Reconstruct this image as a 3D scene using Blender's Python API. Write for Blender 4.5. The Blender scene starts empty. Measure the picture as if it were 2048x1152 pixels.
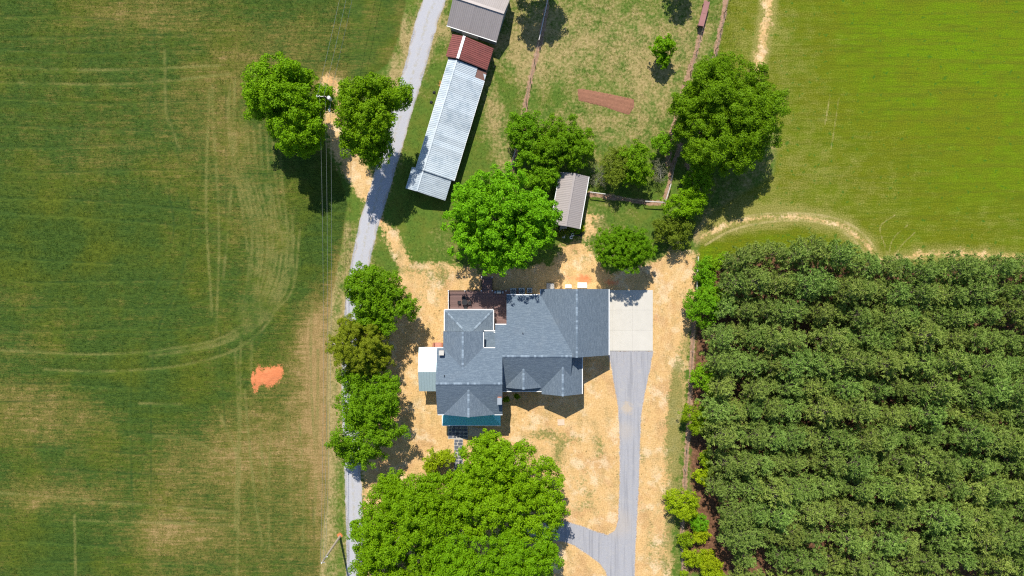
import bpy, math, random
import numpy as np
from mathutils import Vector, Matrix
from math import sin, cos, pi, radians, sqrt, atan2

sc = bpy.context.scene
COL = sc.collection
H = 113.0          # drone height above the yard, metres
S = 12.0           # photograph pixels per metre at ground level

# ------------------------------------------------------------------ camera, sky, sun, exposure
cam = bpy.data.cameras.new("camera")
cam.sensor_width = 36.0
cam.lens = 18.0 * H / (1024 / S)
cam.clip_start = 1.0
cam.clip_end = 6000
camo = bpy.data.objects.new("camera", cam)
camo.location = (0, 0, H)
camo.rotation_euler = (0, 0, 0)
COL.objects.link(camo)
sc.camera = camo

EL = radians(53.0)
AZ = Vector((-0.205, 0.979, 0)).normalized()
SUN_DIR = Vector((AZ.x * cos(EL), AZ.y * cos(EL), sin(EL)))
world = bpy.data.worlds.new("World")
sc.world = world
world.use_nodes = True
wn = world.node_tree
wn.nodes.clear()
wo = wn.nodes.new("ShaderNodeOutputWorld")
wb = wn.nodes.new("ShaderNodeBackground")
ws = wn.nodes.new("ShaderNodeTexSky")
ws.sky_type = 'NISHITA'
ws.sun_disc = False
ws.sun_elevation = EL
ws.sun_rotation = atan2(AZ.x, AZ.y)
ws.dust_density = 0.2
ws.ozone_density = 2.5
wb.inputs[1].default_value = 0.12
wn.links.new(ws.outputs[0], wb.inputs[0])
wn.links.new(wb.outputs[0], wo.inputs[0])
sun = bpy.data.lights.new("sun", 'SUN')
sun.energy = 4.9
sun.angle = radians(0.5)
sun.color = (1.0, 0.95, 0.85)
suno = bpy.data.objects.new("sun", sun)
suno.rotation_euler = (-SUN_DIR).to_track_quat('-Z', 'Y').to_euler()
suno.location = (-20, 60, 90)
COL.objects.link(suno)
sc.view_settings.view_transform = 'Standard'
sc.view_settings.look = 'None'
sc.view_settings.exposure = 0.28
sc.view_settings.gamma = 1.0
sc.view_settings.use_curve_mapping = False
sc.render.engine = 'CYCLES'
sc.cycles.max_bounces = 6
sc.cycles.diffuse_bounces = 3
sc.cycles.glossy_bounces = 3
sc.cycles.transmission_bounces = 4
sc.cycles.transparent_max_bounces = 6
sc.cycles.use_denoising = False
sc.cycles.filter_width = 1.2

rng = np.random.default_rng(7)
random.seed(7)


def G(px, py, h=0.0):
    """photograph pixel -> world point at height h"""
    k = (1 - h / H) / S
    return ((px - 1024) * k, (576 - py) * k, h)


# ------------------------------------------------------------------ helpers: materials
class NB:
    def __init__(self, name):
        self.m = bpy.data.materials.new(name)
        self.m.use_nodes = True
        self.t = self.m.node_tree
        self.t.nodes.clear()
        self.o = self.t.nodes.new("ShaderNodeOutputMaterial")
        self._pos = None

    def n(self, typ, **kw):
        nd = self.t.nodes.new(typ)
        for k, v in kw.items():
            setattr(nd, k, v)
        return nd

    def set(self, sock, v):
        if isinstance(v, bpy.types.NodeSocket):
            self.t.links.new(v, sock)
        elif isinstance(v, (tuple, list)):
            sock.default_value = (v[0], v[1], v[2], 1.0) if (len(v) == 3 and sock.type == 'RGBA') else v
        else:
            sock.default_value = v

    def pos(self, sx=1, sy=1, sz=1, obj=False, rot=0.0):
        if obj:
            p = self.n("ShaderNodeTexCoord").outputs["Object"]
        else:
            p = self.n("ShaderNodeNewGeometry").outputs["Position"]
        if (sx, sy, sz) == (1, 1, 1) and not rot:
            return p
        mp = self.n("ShaderNodeMapping")
        self.t.links.new(p, mp.inputs[0])
        mp.inputs["Scale"].default_value = (sx, sy, sz)
        mp.inputs["Rotation"].default_value = (0, 0, rot)
        return mp.outputs[0]

    def noise(self, scale, detail=2.0, rough=0.55, vec=None, dist=0.0):
        nd = self.n("ShaderNodeTexNoise")
        self.set(nd.inputs["Vector"], vec if vec is not None else self.pos())
        nd.inputs["Scale"].default_value = scale
        nd.inputs["Detail"].default_value = detail
        nd.inputs["Roughness"].default_value = rough
        nd.inputs["Distortion"].default_value = dist
        return nd.outputs["Fac"]

    def attr(self, name):
        nd = self.n("ShaderNodeAttribute")
        nd.attribute_name = name
        return nd.outputs["Fac"]

    def math(self, op, a, b=0.0, clamp=False):
        nd = self.n("ShaderNodeMath", operation=op)
        nd.use_clamp = clamp
        self.set(nd.inputs[0], a)
        self.set(nd.inputs[1], b)
        return nd.outputs[0]

    def add(self, a, b): return self.math('ADD', a, b)
    def mul(self, a, b): return self.math('MULTIPLY', a, b)
    def sub(self, a, b): return self.math('SUBTRACT', a, b)

    def step(self, x, lo, hi, smooth=True):
        nd = self.n("ShaderNodeMapRange")
        nd.interpolation_type = 'SMOOTHSTEP' if smooth else 'LINEAR'
        self.set(nd.inputs[0], x)
        nd.inputs[1].default_value = lo
        nd.inputs[2].default_value = hi
        nd.inputs[3].default_value = 0
        nd.inputs[4].default_value = 1
        return nd.outputs[0]

    def mix(self, f, a, b, mode='MIX'):
        nd = self.n("ShaderNodeMix", data_type='RGBA', blend_type=mode)
        self.set(nd.inputs[0], f)
        self.set(nd.inputs[6], a)
        self.set(nd.inputs[7], b)
        return nd.outputs[2]

    def rand(self):
        return self.n("ShaderNodeObjectInfo").outputs["Random"]

    def island(self):
        return self.n("ShaderNodeNewGeometry").outputs["Random Per Island"]

    def hsv(self, c, h=0.5, s=1.0, v=1.0):
        nd = self.n("ShaderNodeHueSaturation")
        self.set(nd.inputs["Hue"], h)
        self.set(nd.inputs["Saturation"], s)
        self.set(nd.inputs["Value"], v)
        self.set(nd.inputs["Color"], c)
        return nd.outputs[0]

    def out(self, color, rough=0.8, metal=0.0, spec=0.3, bump=None, bs=0.5, bd=0.05, transl=None):
        p = self.n("ShaderNodeBsdfPrincipled")
        self.set(p.inputs["Base Color"], color)
        self.set(p.inputs["Roughness"], rough)
        self.set(p.inputs["Metallic"], metal)
        p.inputs["Specular IOR Level"].default_value = spec
        if bump is not None:
            b = self.n("ShaderNodeBump")
            b.inputs["Strength"].default_value = bs
            b.inputs["Distance"].default_value = bd
            self.set(b.inputs["Height"], bump)
            self.t.links.new(b.outputs[0], p.inputs["Normal"])
        s = p.outputs[0]
        if transl is not None:
            tr = self.n("ShaderNodeBsdfTranslucent")
            self.set(tr.inputs[0], transl[0])
            mx = self.n("ShaderNodeMixShader")
            mx.inputs[0].default_value = transl[1]
            self.t.links.new(s, mx.inputs[1])
            self.t.links.new(tr.outputs[0], mx.inputs[2])
            s = mx.outputs[0]
        self.t.links.new(s, self.o.inputs[0])
        return self.m


def lit(c, k):
    return tuple(min(1.0, x * k) for x in c)


def simple(name, col, rough=0.7, metal=0.0, spec=0.3, var=0.15, scale=3.0, bs=0.2, bd=0.02, objvar=0.0):
    b = NB(name)
    nz = b.noise(scale, 4, 0.6)
    c = b.mix(nz, lit(col, 1 - var), lit(col, 1 + var))
    if objvar:
        c = b.hsv(c, 0.5, 1.0, b.add(1 - objvar / 2, b.mul(b.rand(), objvar)))
    return b.out(c, rough, metal, spec, nz, bs, bd)


# ------------------------------------------------------------------ helpers: geometry and objects
def fast_mesh(name, V, Q, smooth=False):
    V = np.asarray(V, dtype=np.float32)
    Q = np.asarray(Q, dtype=np.int32)
    me = bpy.data.meshes.new(name)
    k = Q.shape[1]
    me.vertices.add(len(V))
    me.vertices.foreach_set("co", V.ravel())
    me.loops.add(Q.size)
    me.loops.foreach_set("vertex_index", Q.ravel())
    me.polygons.add(len(Q))
    me.polygons.foreach_set("loop_start", np.arange(0, Q.size, k, dtype=np.int32))
    me.update(calc_edges=True)
    if smooth:
        me.polygons.foreach_set("use_smooth", np.ones(len(Q), dtype=bool))
    return me


def link(name, data, parent=None, loc=None, mat=None):
    o = bpy.data.objects.new(name, data)
    COL.objects.link(o)
    if parent is not None:
        o.parent = parent
    if loc is not None:
        o.location = loc
    if mat is not None and data is not None and not data.materials:
        data.materials.append(mat)
    return o


def tag(o, label=None, cat=None, group=None, kind=None):
    if label: o["label"] = label
    if cat: o["category"] = cat
    if group: o["group"] = group
    if kind: o["kind"] = kind
    return o


def thing(name, loc, label, cat, group=None, rz=0.0):
    o = bpy.data.objects.new(name, None)
    o.empty_display_size = 0.3
    COL.objects.link(o)
    o.location = loc
    o.rotation_euler = (0, 0, rz)
    return tag(o, label, cat, group)


class MB:
    def __init__(self, origin=(0, 0, 0)):
        self.v = []
        self.f = []
        self.og = Vector(origin)

    def poly(self, pts):
        i = len(self.v)
        self.v += [tuple(p) for p in pts]
        self.f.append(tuple(range(i, i + len(pts))))
        return self

    def prism(self, pts, d):
        """polygon pts (3d) extruded by vector d, closed"""
        n = len(pts)
        i = len(self.v)
        self.v += [tuple(p) for p in pts]
        self.v += [(p[0] + d[0], p[1] + d[1], p[2] + d[2]) for p in pts]
        self.f.append(tuple(range(i, i + n)))
        self.f.append(tuple(range(i + 2 * n - 1, i + n - 1, -1)))
        for a in range(n):
            b = (a + 1) % n
            self.f.append((i + a, i + n + a, i + n + b, i + b))
        return self

    def box(self, x0, y0, z0, x1, y1, z1):
        return self.prism([(x0, y0, z0), (x1, y0, z0), (x1, y1, z0), (x0, y1, z0)], (0, 0, z1 - z0))

    def obox(self, c, sz, rz=0.0):
        """box centred in plan at c (z = bottom), size sz, turned rz"""
        ca, sa = cos(rz), sin(rz)
        q = []
        for a, b in ((-1, -1), (1, -1), (1, 1), (-1, 1)):
            x, y = a * sz[0] / 2, b * sz[1] / 2
            q.append((c[0] + x * ca - y * sa, c[1] + x * sa + y * ca, c[2]))
        return self.prism(q, (0, 0, sz[2]))

    def beam(self, a, b, w, h):
        a, b = Vector(a), Vector(b)
        d = (b - a).normalized()
        up = Vector((0, 0, 1)) if abs(d.z) < 0.95 else Vector((1, 0, 0))
        s = d.cross(up).normalized() * w / 2
        u = s.cross(d).normalized() * h / 2
        return self.prism([a - s - u, a + s - u, a + s + u, a - s + u], b - a)

    def tube(self, pts, rad, n=6, cap=True):
        pts = [Vector(p) for p in pts]
        if not isinstance(rad, (list, tuple)):
            rad = [rad] * len(pts)
        base = len(self.v)
        ref = None
        for k, p in enumerate(pts):
            d = (pts[min(k + 1, len(pts) - 1)] - pts[max(k - 1, 0)]).normalized()
            if ref is None or abs(ref.dot(d)) > 0.95:
                ref = Vector((1, 0, 0)) if abs(d.x) < 0.8 else Vector((0, 1, 0))
            a = d.cross(ref).normalized()
            b = d.cross(a).normalized()
            ref = b.cross(d) * -1 if False else ref
            for j in range(n):
                t = 2 * pi * j / n
                self.v.append(tuple(p + (a * cos(t) + b * sin(t)) * rad[k]))
        for k in range(len(pts) - 1):
            for j in range(n):
                j2 = (j + 1) % n
                self.f.append((base + k * n + j, base + k * n + j2, base + (k + 1) * n + j2, base + (k + 1) * n + j))
        if cap:
            self.f.append(tuple(base + j for j in range(n))[::-1])
            self.f.append(tuple(base + (len(pts) - 1) * n + j for j in range(n)))
        return self

    def mesh(self, name):
        me = bpy.data.meshes.new(name)
        o = self.og
        me.from_pydata([(x - o.x, y - o.y, z - o.z) for x, y, z in self.v], [], self.f)
        me.update()
        return me

    def build(self, name, mat, parent=None, bevel=0.0):
        o = link(name, self.mesh(name), parent, None, mat)
        if bevel:
            bv = o.modifiers.new("bevel", 'BEVEL')
            bv.width = bevel
            bv.segments = 2
            bv.limit_method = 'ANGLE'
        if parent is None and self.og.length > 0:
            o.location = self.og
        return o


# ------------------------------------------------------------------ 2-D tools (numpy)
def sdf_poly(X, Y, poly):
    """signed distance, positive inside"""
    P = np.asarray(poly, dtype=np.float64)
    d = np.full(X.shape, 1e9)
    inside = np.zeros(X.shape, bool)
    n = len(P)
    for i in range(n):
        a, b = P[i], P[(i + 1) % n]
        e = b - a
        wx, wy = X - a[0], Y - a[1]
        t = np.clip((wx * e[0] + wy * e[1]) / (e @ e + 1e-12), 0, 1)
        d = np.minimum(d, (wx - e[0] * t) ** 2 + (wy - e[1] * t) ** 2)
        c = (a[1] > Y) != (b[1] > Y)
        with np.errstate(divide='ignore', invalid='ignore'):
            xi = (b[0] - a[0]) * (Y - a[1]) / (b[1] - a[1] + 1e-15) + a[0]
        inside ^= c & (X < xi)
    d = np.sqrt(d)
    return np.where(inside, d, -d)


def dist_line(X, Y, pts):
    P = np.asarray(pts, dtype=np.float64)
    d = np.full(X.shape, 1e9)
    for i in range(len(P) - 1):
        a, b = P[i], P[i + 1]
        e = b - a
        wx, wy = X - a[0], Y - a[1]
        t = np.clip((wx * e[0] + wy * e[1]) / (e @ e + 1e-12), 0, 1)
        d = np.minimum(d, (wx - e[0] * t) ** 2 + (wy - e[1] * t) ** 2)
    return np.sqrt(d)


def smooth_line(pts, m=8):
    """Catmull-Rom through pts"""
    P = np.asarray(pts, float)
    P = np.vstack([2 * P[0] - P[1], P, 2 * P[-1] - P[-2]])
    out = []
    for i in range(1, len(P) - 2):
        p0, p1, p2, p3 = P[i - 1], P[i], P[i + 1], P[i + 2]
        for t in np.linspace(0, 1, m, endpoint=False):
            out.append(0.5 * ((2 * p1) + (-p0 + p2) * t + (2 * p0 - 5 * p1 + 4 * p2 - p3) * t * t + (-p0 + 3 * p1 - 3 * p2 + p3) * t ** 3))
    out.append(P[-2])
    return np.array(out)


_ng = rng.random((256, 256))
def vnoise(X, Y):
    xi, yi = np.floor(X).astype(int), np.floor(Y).astype(int)
    fx, fy = X - xi, Y - yi
    fx, fy = fx * fx * (3 - 2 * fx), fy * fy * (3 - 2 * fy)
    g = lambda a, b: _ng[a & 255, b & 255]
    return (g(xi, yi) * (1 - fx) + g(xi + 1, yi) * fx) * (1 - fy) + (g(xi, yi + 1) * (1 - fx) + g(xi + 1, yi + 1) * fx) * fy


def W2(pts):
    return [G(x, y)[:2] for x, y in pts]


# ------------------------------------------------------------------ ground plan (pixels of the photograph at ground level)
ROAD_C = [(905, -160), (888, -70), (870, 0), (854, 40), (830, 134), (803, 225), (775, 325), (750, 410), (735, 460), (722, 520), (711, 575),
          (704, 632), (700, 700), (699, 770), (701, 850), (705, 945), (709, 1055), (711, 1152), (712, 1300), (712, 1500)]
ROAD_W = [39, 39, 38, 39, 38, 36, 35, 35, 34, 33, 29, 28, 28, 28, 28, 28.5, 30, 32, 32, 32]
DRIVE = [(1217, 703.5), (1224, 735), (1231, 770), (1238, 815), (1241, 882), (1241, 970), (1238, 1040), (1232, 1062), (1216, 1072), (1192, 1065), (1160, 1052),
         (1128, 1044), (1085, 1041), (1040, 1045), (1040, 1082), (1090, 1079), (1130, 1082), (1150, 1090), (1175, 1107), (1198, 1124), (1211, 1139), (1216, 1153), (1222, 1300), (1268, 1300),
         (1267, 1152), (1270, 1090), (1272, 1035), (1276, 970), (1278, 898), (1280, 834), (1288, 786), (1297, 745), (1305, 703.5)]
CROP = [(-30000, -30000), (3500, -30000), (905, -400), (838, -120), (818, -20), (800, 67), (776, 130), (735, 160), (660, 155), (640, 215), (655, 300), (684, 360), (697, 400), (690, 440), (684, 480),
        (676, 540), (664, 590), (656, 660), (656, 800), (657, 1000), (646, 1060), (640, 1152), (640, 2100), (640, 30000), (-30000, 30000)]
STRAW = [(752, 440), (776, 445), (800, 480), (826, 530), (868, 526), (925, 533), (970, 545), (1040, 535), (1105, 528), (1128, 492), (1165, 478), (1188, 510), (1215, 545), (1300, 530),
         (1338, 498), (1392, 508), (1390, 600), (1384, 650), (1376, 690), (1370, 760), (1364, 830), (1360, 900), (1352, 960), (1346, 1040), (1342, 1152), (1330, 1500), (728, 1500),
         (728, 1152), (733, 1050), (724, 960), (722, 900), (716, 700), (728, 600), (770, 560), (806, 545), (772, 480)]
MEADOW = [(1462, -300), (1450, 30), (1432, 120), (1500, 180), (1560, 260), (1545, 350), (1470, 395), (1425, 425), (1398, 470), (1395, 540), (1420, 560), (1600, 560), (30000, 560), (30000, -30000), (1600, -30000)]
PINES = [(1432, 520), (1500, 500), (1620, 505), (1760, 535), (2100, 540), (2300, 545), (2300, 2000), (1440, 2000), (1440, 1152), (1372, 1150), (1366, 1050), (1380, 980), (1374, 850), (1386, 700), (1394, 600)]

DARK_TRACKS = [
    [(310, 60), (300, 200), (298, 250), (315, 300), (345, 420), (345, 480), (310, 580), (280, 650), (265, 720), (262, 900), (268, 1040)],
    [(340, 60), (333, 190), (350, 280), (380, 420), (380, 480), (350, 590), (320, 650), (304, 760), (303, 1030)],
    [(0, 395), (200, 402), (400, 422), (490, 442)], [(0, 425), (250, 440), (440, 462), (492, 484)],
    [(0, 615), (200, 614), (300, 617), (400, 602), (460, 570), (480, 540)], [(0, 660), (100, 662), (250, 655), (330, 660), (420, 645), (470, 610), (500, 560)],
    [(452, 160), (452, 450), (446, 600), (440, 720), (452, 860)], [(120, 850), (220, 862), (330, 868)], [(40, 893), (150, 897), (300, 910)],
    [(180, 1000), (300, 1008), (455, 1020)], [(330, 1040), (455, 1052)], [(540, 600), (530, 640), (512, 700)], [(560, 560), (556, 600), (530, 650), (517, 690)],
    [(625, 1000), (628, 1080), (626, 1152)], [(0, 250), (330, 262)],
]
LIGHT_TRACKS = [
    [(330, 100), (332, 220), (344, 255), (360, 300)], [(460, 170), (458, 240), (466, 300), (460, 420), (447, 560)], [(490, 230), (490, 330), (500, 400), (505, 480), (490, 600), (482, 700), (480, 900), (474, 1152)],
    [(520, 250), (525, 330), (540, 400), (545, 480)], [(470, 160), (468, 320), (485, 420), (498, 520)], [(0, 700), (180, 708), (300, 702), (430, 680), (490, 645), (530, 600), (548, 540), (550, 480)],
    [(90, 738), (200, 742), (330, 735), (440, 712), (500, 680), (540, 640), (562, 590), (575, 520)], [(0, 165), (250, 168), (460, 148)], [(0, 133), (200, 140), (440, 131)],
    [(280, 806), (360, 808)], [(310, 872), (370, 876), (430, 905), (465, 950)], [(440, 830), (470, 900), (478, 980)], [(160, 1040), (300, 1045), (460, 1050)],
    [(0, 985), (180, 1000)], [(490, 780), (500, 900), (512, 1010), (525, 1090)], [(520, 850), (530, 1000)], [(200, 1005), (300, 1010), (450, 1025)], [(150, 1030), (152, 1152)],
    [(660, 640), (656, 800), (652, 1000), (642, 1152)], [(636, 700), (634, 900), (628, 1050)],
]
for x0, ya, yb in ((415, 180, 640), (430, 170, 700), (505, 560, 760), (520, 430, 640), (535, 430, 610), (568, 440, 620), (590, 430, 600), (470, 700, 1100), (540, 830, 1120), (575, 820, 1150), (600, 850, 1150), (625, 600, 960)):
    LIGHT_TRACKS.append([(x0 + 5 * sin(y * .011 + x0) + (y - ya) * .012, y) for y in range(ya, yb, 45)])
for y0_, xa, xb in ((35, 0, 300), (70, 20, 420), (100, 0, 440), (200, 0, 450), (290, 0, 300), (340, 30, 420), (520, 0, 300), (560, 40, 440), (770, 0, 330), (800, 0, 240), (940, 60, 420), (1085, 0, 260), (1120, 100, 480)):
    (DARK_TRACKS if y0_ % 3 else LIGHT_TRACKS).append([(x, y0_ + 4 * sin(x * .013 + y0_) + x * .012) for x in range(xa, xb, 50)])
for k in range(9):
    LIGHT_TRACKS.append([(455 + 13 * k, 200 + 12 * k), (462 + 13 * k, 300 + 10 * k), (490 + 11 * k, 400 + 8 * k), (505 + 10 * k, 480), (500 + 9 * k, 560), (470 + 8 * k, 640)])
for k in range(5):
    LIGHT_TRACKS.append([(300 + 30 * k, 712 - 4 * k), (430 + 16 * k, 690 - 6 * k), (500 + 14 * k, 640 - 6 * k), (540 + 12 * k, 570), (556 + 11 * k, 500 - 10 * k)])
MEADOW_TRACKS = [
    [(1395, 478), (1440, 452), (1500, 432), (1580, 426), (1660, 434), (1710, 455), (1745, 490), (1762, 530)], [(1410, 490), (1460, 462), (1520, 446), (1590, 441), (1650, 448), (1695, 470), (1730, 505), (1750, 540)],
    [(1420, 470), (1480, 442), (1560, 434), (1650, 440), (1720, 478), (1755, 520)], [(1790, 430), (1760, 455), (1772, 500), (1768, 540)], [(1815, 450), (1785, 480), (1776, 525)], [(1830, 465), (1800, 495), (1782, 535)],
    [(1775, 520), (1830, 512), (1900, 508), (1980, 512), (2060, 522)], [(1800, 520), (1900, 515), (2060, 530)],
    [(1440, 420), (1450, 440), (1475, 465)], [(1460, 415), (1462, 445)], [(1678, 195), (1662, 300)], [(1660, 190), (1650, 250)],
]
# dry blobs: (x, y, rx, ry, amount)
DRY = [(1150, 150, 210, 190, .08), (1560, 470, 240, 30, .12), (632, 800, 34, 190, .30), (610, 1000, 40, 120, .12), (520, 880, 70, 70, .15), (420, 300, 80, 120, .08), (1560, 200, 110, 190, .10), (1500, 420, 100, 60, .2), (1470, 60, 30, 90, .2), (690, 440, 10, 40, .6), (672, 520, 10, 50, .6), (662, 590, 10, 40, .5), (806, 60, 8, 40, .5), (786, 150, 10, 40, .5), (560, 900, 120, 140, .12), (620, 780, 50, 130, .3), (620, 640, 40, 90, .4), (400, 920, 130, 60, .15), (330, 1065, 170, 45, .40), (420, 930, 110, 60, .12), (60, 790, 120, 40, .5), (90, 855, 110, 40, .42), (40, 600, 60, 20, .25), (200, 820, 60, 30, .25), (290, 30, 140, 40, .42),
       (380, 230, 120, 110, .22), (540, 130, 140, 60, .25), (470, 330, 60, 150, .22), (550, 470, 60, 120, .25), (20, 700, 90, 30, .3), (660, 160, 40, 25, .6), (140, 990, 110, 35, .45), (40, 1000, 60, 30, .25), (190, 300, 80, 60, .18), (600, 60, 120, 50, .2),
       (1130, 80, 170, 110, .38), (1300, 160, 60, 110, .36), (1180, 260, 120, 50, .25), (990, 230, 28, 90, .42), (1010, 90, 30, 60, .2), (880, 470, 30, 50, .25), (1060, 120, 30, 100, .25), (1380, 60, 50, 110, .3),
       (1230, 480, 50, 25, .35), (1190, 440, 20, 30, .35), (1250, 420, 40, 18, .15), (1590, 120, 130, 170, .20), (1540, 60, 40, 80, .25), (1500, 440, 110, 40, .3), (1620, 340, 160, 80, .18), (1900, 310, 120, 40, .15), (1780, 400, 120, 60, .15), (2000, 440, 90, 40, .22),
       (1370, 980, 20, 90, .25), (1362, 1100, 25, 60, .15), (1350, 820, 18, 60, .3), (690, 650, 14, 160, .45), (684, 800, 14, 120, .3), (700, 480, 12, 70, .3), (850, 80, 30, 40, .2), (815, 100, 12, 60, .35), (790, 170, 18, 40, .4), (890, 60, 20, 30, .4), (1010, 330, 16, 40, .3)]
GREEN = [(80, 480, 220, 90, .4), (620, 520, 70, 120, .35), (250, 760, 170, 70, .3), (120, 1080, 120, 60, .25), (660, 420, 40, 60, .3), (840, 420, 60, 60, .35), (830, 250, 30, 80, .3), (1080, 200, 50, 30, .2), (1300, 420, 50, 40, .2), (1900, 90, 300, 150, .34), (1960, 330, 160, 110, .2), (1560, 470, 90, 25, .2), (1560, 490, 80, 30, .35), (1420, 500, 40, 30, .3),
         (690, 430, 14, 40, .4), (1020, 200, 20, 60, .2), (690, 760, 12, 40, .3), (690, 960, 12, 60, .25), (960, 330, 30, 60, .2), (780, 480, 20, 40, .2), (1000, 160, 20, 40, .3)]
SOIL = [(537, 754, 21, 22, 1.15), (517, 750, 5, 26, .6), (506, 756, 4, 22, .65), (512, 778, 5, 14, .5), (560, 742, 12, 15, .7), (552, 790, 12, 8, .3), (680, 1071, 6, 6, 1.3), (662, 160, 20, 14, .45), (515, 865, 4, 26, .35), (530, 890, 4, 20, .3), (568, 820, 12, 30, .2), (650, 850, 8, 80, .35),
        (1150, 555, 60, 16, .45), (1225, 566, 22, 10, .6), (1170, 562, 14, 10, .5), (1380, 545, 14, 30, .3), (1312, 640, 5, 70, .4), (1190, 745, 40, 20, .15), (1198, 790, 14, 30, .28), (728, 1010, 10, 60, .45), (900, 100, 6, 14, .4), (762, 440, 12, 10, .5), (1050, 60, 6, 10, .3), (818, 395, 6, 8, .4), (880, 165, 4, 24, .4), (668, 1115, 8, 8, .1)]
WEED = [(1362, 720, 10, 60, .42), (1362, 800, 8, 40, .35), (1358, 880, 10, 50, .45), (1350, 960, 12, 60, .5), (1342, 1050, 12, 60, .48), (1328, 1120, 16, 60, .42), (1085, 870, 40, 14, .55), (1120, 905, 14, 30, .5), (1150, 880, 30, 12, .35), (1200, 890, 14, 30, .45), (1165, 960, 30, 40, .25), (1180, 1010, 40, 30, .3), (1110, 960, 12, 60, .3), (1345, 830, 12, 60, .65), (1335, 900, 12, 60, .5), (1350, 760, 10, 50, .5), (1330, 1000, 14, 40, .35), (1300, 1090, 14, 60, .35),
        (870, 545, 40, 16, .4), (885, 570, 14, 40, .35), (850, 590, 30, 30, .25), (830, 640, 16, 30, .2), (815, 540, 20, 14, .4), (1170, 520, 20, 12, .3), (1150, 500, 10, 10, .3), (1375, 690, 10, 30, .4), (830, 850, 40, 40, .15), (800, 500, 12, 20, .35), (1240, 960, 10, 60, .25), (1285, 930, 8, 80, .25)]
FENCE_STRIPS = [[(1096, 0), (1079, 88), (1069, 125), (1060, 165), (1052, 205), (1040, 270), (1025, 335), (1012, 365)], [(1416, -30), (1408, 40), (1400, 70), (1392, 105), (1370, 170), (1345, 260), (1335, 330)],
                [(1455, -30), (1448, 27), (1440, 63), (1432, 100), (1424, 150)], [(1180, 388), (1208, 392), (1248, 398), (1288, 405), (1327, 406), (1338, 372), (1345, 330), (1362, 290)],
                [(1388, 600), (1385, 700), (1380, 800), (1374, 900), (1370, 960), (1364, 1060), (1368, 1152)], [(1395, 380), (1375, 330)]]
TANZ = [(648, 540), (612, 620), (585, 690), (560, 725), (500, 765), (455, 800), (400, 850), (335, 880), (300, 960), (275, 1160), (280, 1500), (700, 1500), (665, 540)]
STRAW_STRIPS = [([(1768, 524), (1830, 512), (1900, 507), (1980, 511), (2070, 521)], .30), ([(1405, 476), (1450, 449), (1520, 436), (1600, 435), (1680, 452), (1730, 487), (1764, 530)], .08), ([(1541, -20), (1530, 60), (1516, 135)], .62), ([(668, 235), (690, 300), (715, 345), (745, 385)], 2.0), ([(655, 160), (680, 185), (700, 240)], .9), ([(1180, 433), (1195, 434)], .35), ([(1182, 445), (1180, 458), (1190, 462)], .4), ([(1170, 478), (1180, 458)], .7),
                ([(742, 390), (752, 440)], 1.0)]

# ------------------------------------------------------------------ ground sheet
def axis(lo, hi, step, far):
    core = np.arange(lo, hi + step / 2, step)
    ext, s, v = [], step, 0.0
    while v < far:
        s *= 1.5
        v += s
        ext.append(v)
    ext = np.array(ext)
    return np.concatenate([lo - ext[::-1], core, hi + ext])


xs = axis(-92, 92, 0.27, 2600)
ys = axis(-54, 54, 0.27, 2600)
nx, ny = len(xs), len(ys)
GX, GY = np.meshgrid(xs, ys)
X, Y = GX.ravel(), GY.ravel()
PX, PY = X * S + 1024, 576 - Y * S


def blobs(lst, e=1.0):
    a = np.zeros(X.shape)
    for (x, y, rx, ry, amt) in lst:
        q = ((PX - x) / rx) ** 2 + ((PY - y) / ry) ** 2
        a += amt * np.exp(-q * e)
    return a


crop_d = sdf_poly(X, Y, W2(CROP))
straw_d = sdf_poly(X, Y, W2(STRAW))
meadow_d = sdf_poly(X, Y, W2(MEADOW))
pine_d = sdf_poly(X, Y, W2(PINES))
drive_d = sdf_poly(X, Y, W2(DRIVE))
rc = smooth_line(ROAD_C, 8)
rw = np.interp(np.arange(len(rc)) / 8.0, np.arange(len(ROAD_W)), ROAD_W)
road_world = np.array(W2(rc))
dl = np.full(X.shape, 1e9)
for i in range(len(road_world) - 1):
    a, b = road_world[i], road_world[i + 1]
    e = b - a
    wx, wy = X - a[0], Y - a[1]
    t = np.clip((wx * e[0] + wy * e[1]) / (e @ e + 1e-12), 0, 1)
    d = np.sqrt((wx - e[0] * t) ** 2 + (wy - e[1] * t) ** 2) - (rw[i] + (rw[i + 1] - rw[i]) * t) / 2 / S
    dl = np.minimum(dl, d)
gravel_d = np.maximum(drive_d, -dl)
verge = np.exp(-np.clip(dl, 0, None) ** 2 / 0.5)
dry = 0.26 + blobs(DRY) - blobs(GREEN) + 0.35 * verge
dry += .20 * np.clip(sdf_poly(X, Y, W2(TANZ)) / 3.5 + .5, 0, 1) + .22 * np.exp(-((PX - 645) / 22) ** 2) * np.clip((PY - 560) / 80, 0, 1)
soil = blobs(SOIL, 1.0)
weed = blobs(WEED, 1.0)
tl = np.full(X.shape, 9.0)
td = np.full(X.shape, 9.0)
tm = np.full(X.shape, 9.0)
fs = np.full(X.shape, 1e9)
ss = np.full(X.shape, -1e9)
fade = 0.45 + 0.75 * vnoise(X * .07, Y * .07)
for L in DARK_TRACKS:
    td = np.minimum(td, dist_line(X, Y, W2(smooth_line(L, 6))))
for L in LIGHT_TRACKS:
    tl = np.minimum(tl, dist_line(X, Y, W2(smooth_line(L, 6))))
for L in MEADOW_TRACKS:
    tm = np.minimum(tm, dist_line(X, Y, W2(smooth_line(L, 6))) + (.12 if len(L) < 5 else 0))
for L in FENCE_STRIPS:
    fs = np.minimum(fs, dist_line(X, Y, W2(L)))
for L, w in STRAW_STRIPS:
    ss = np.maximum(ss, w - dist_line(X, Y, W2(smooth_line(L, 5))))
straw_d = np.maximum(straw_d, ss)
strip_d = 0.42 - fs
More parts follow.
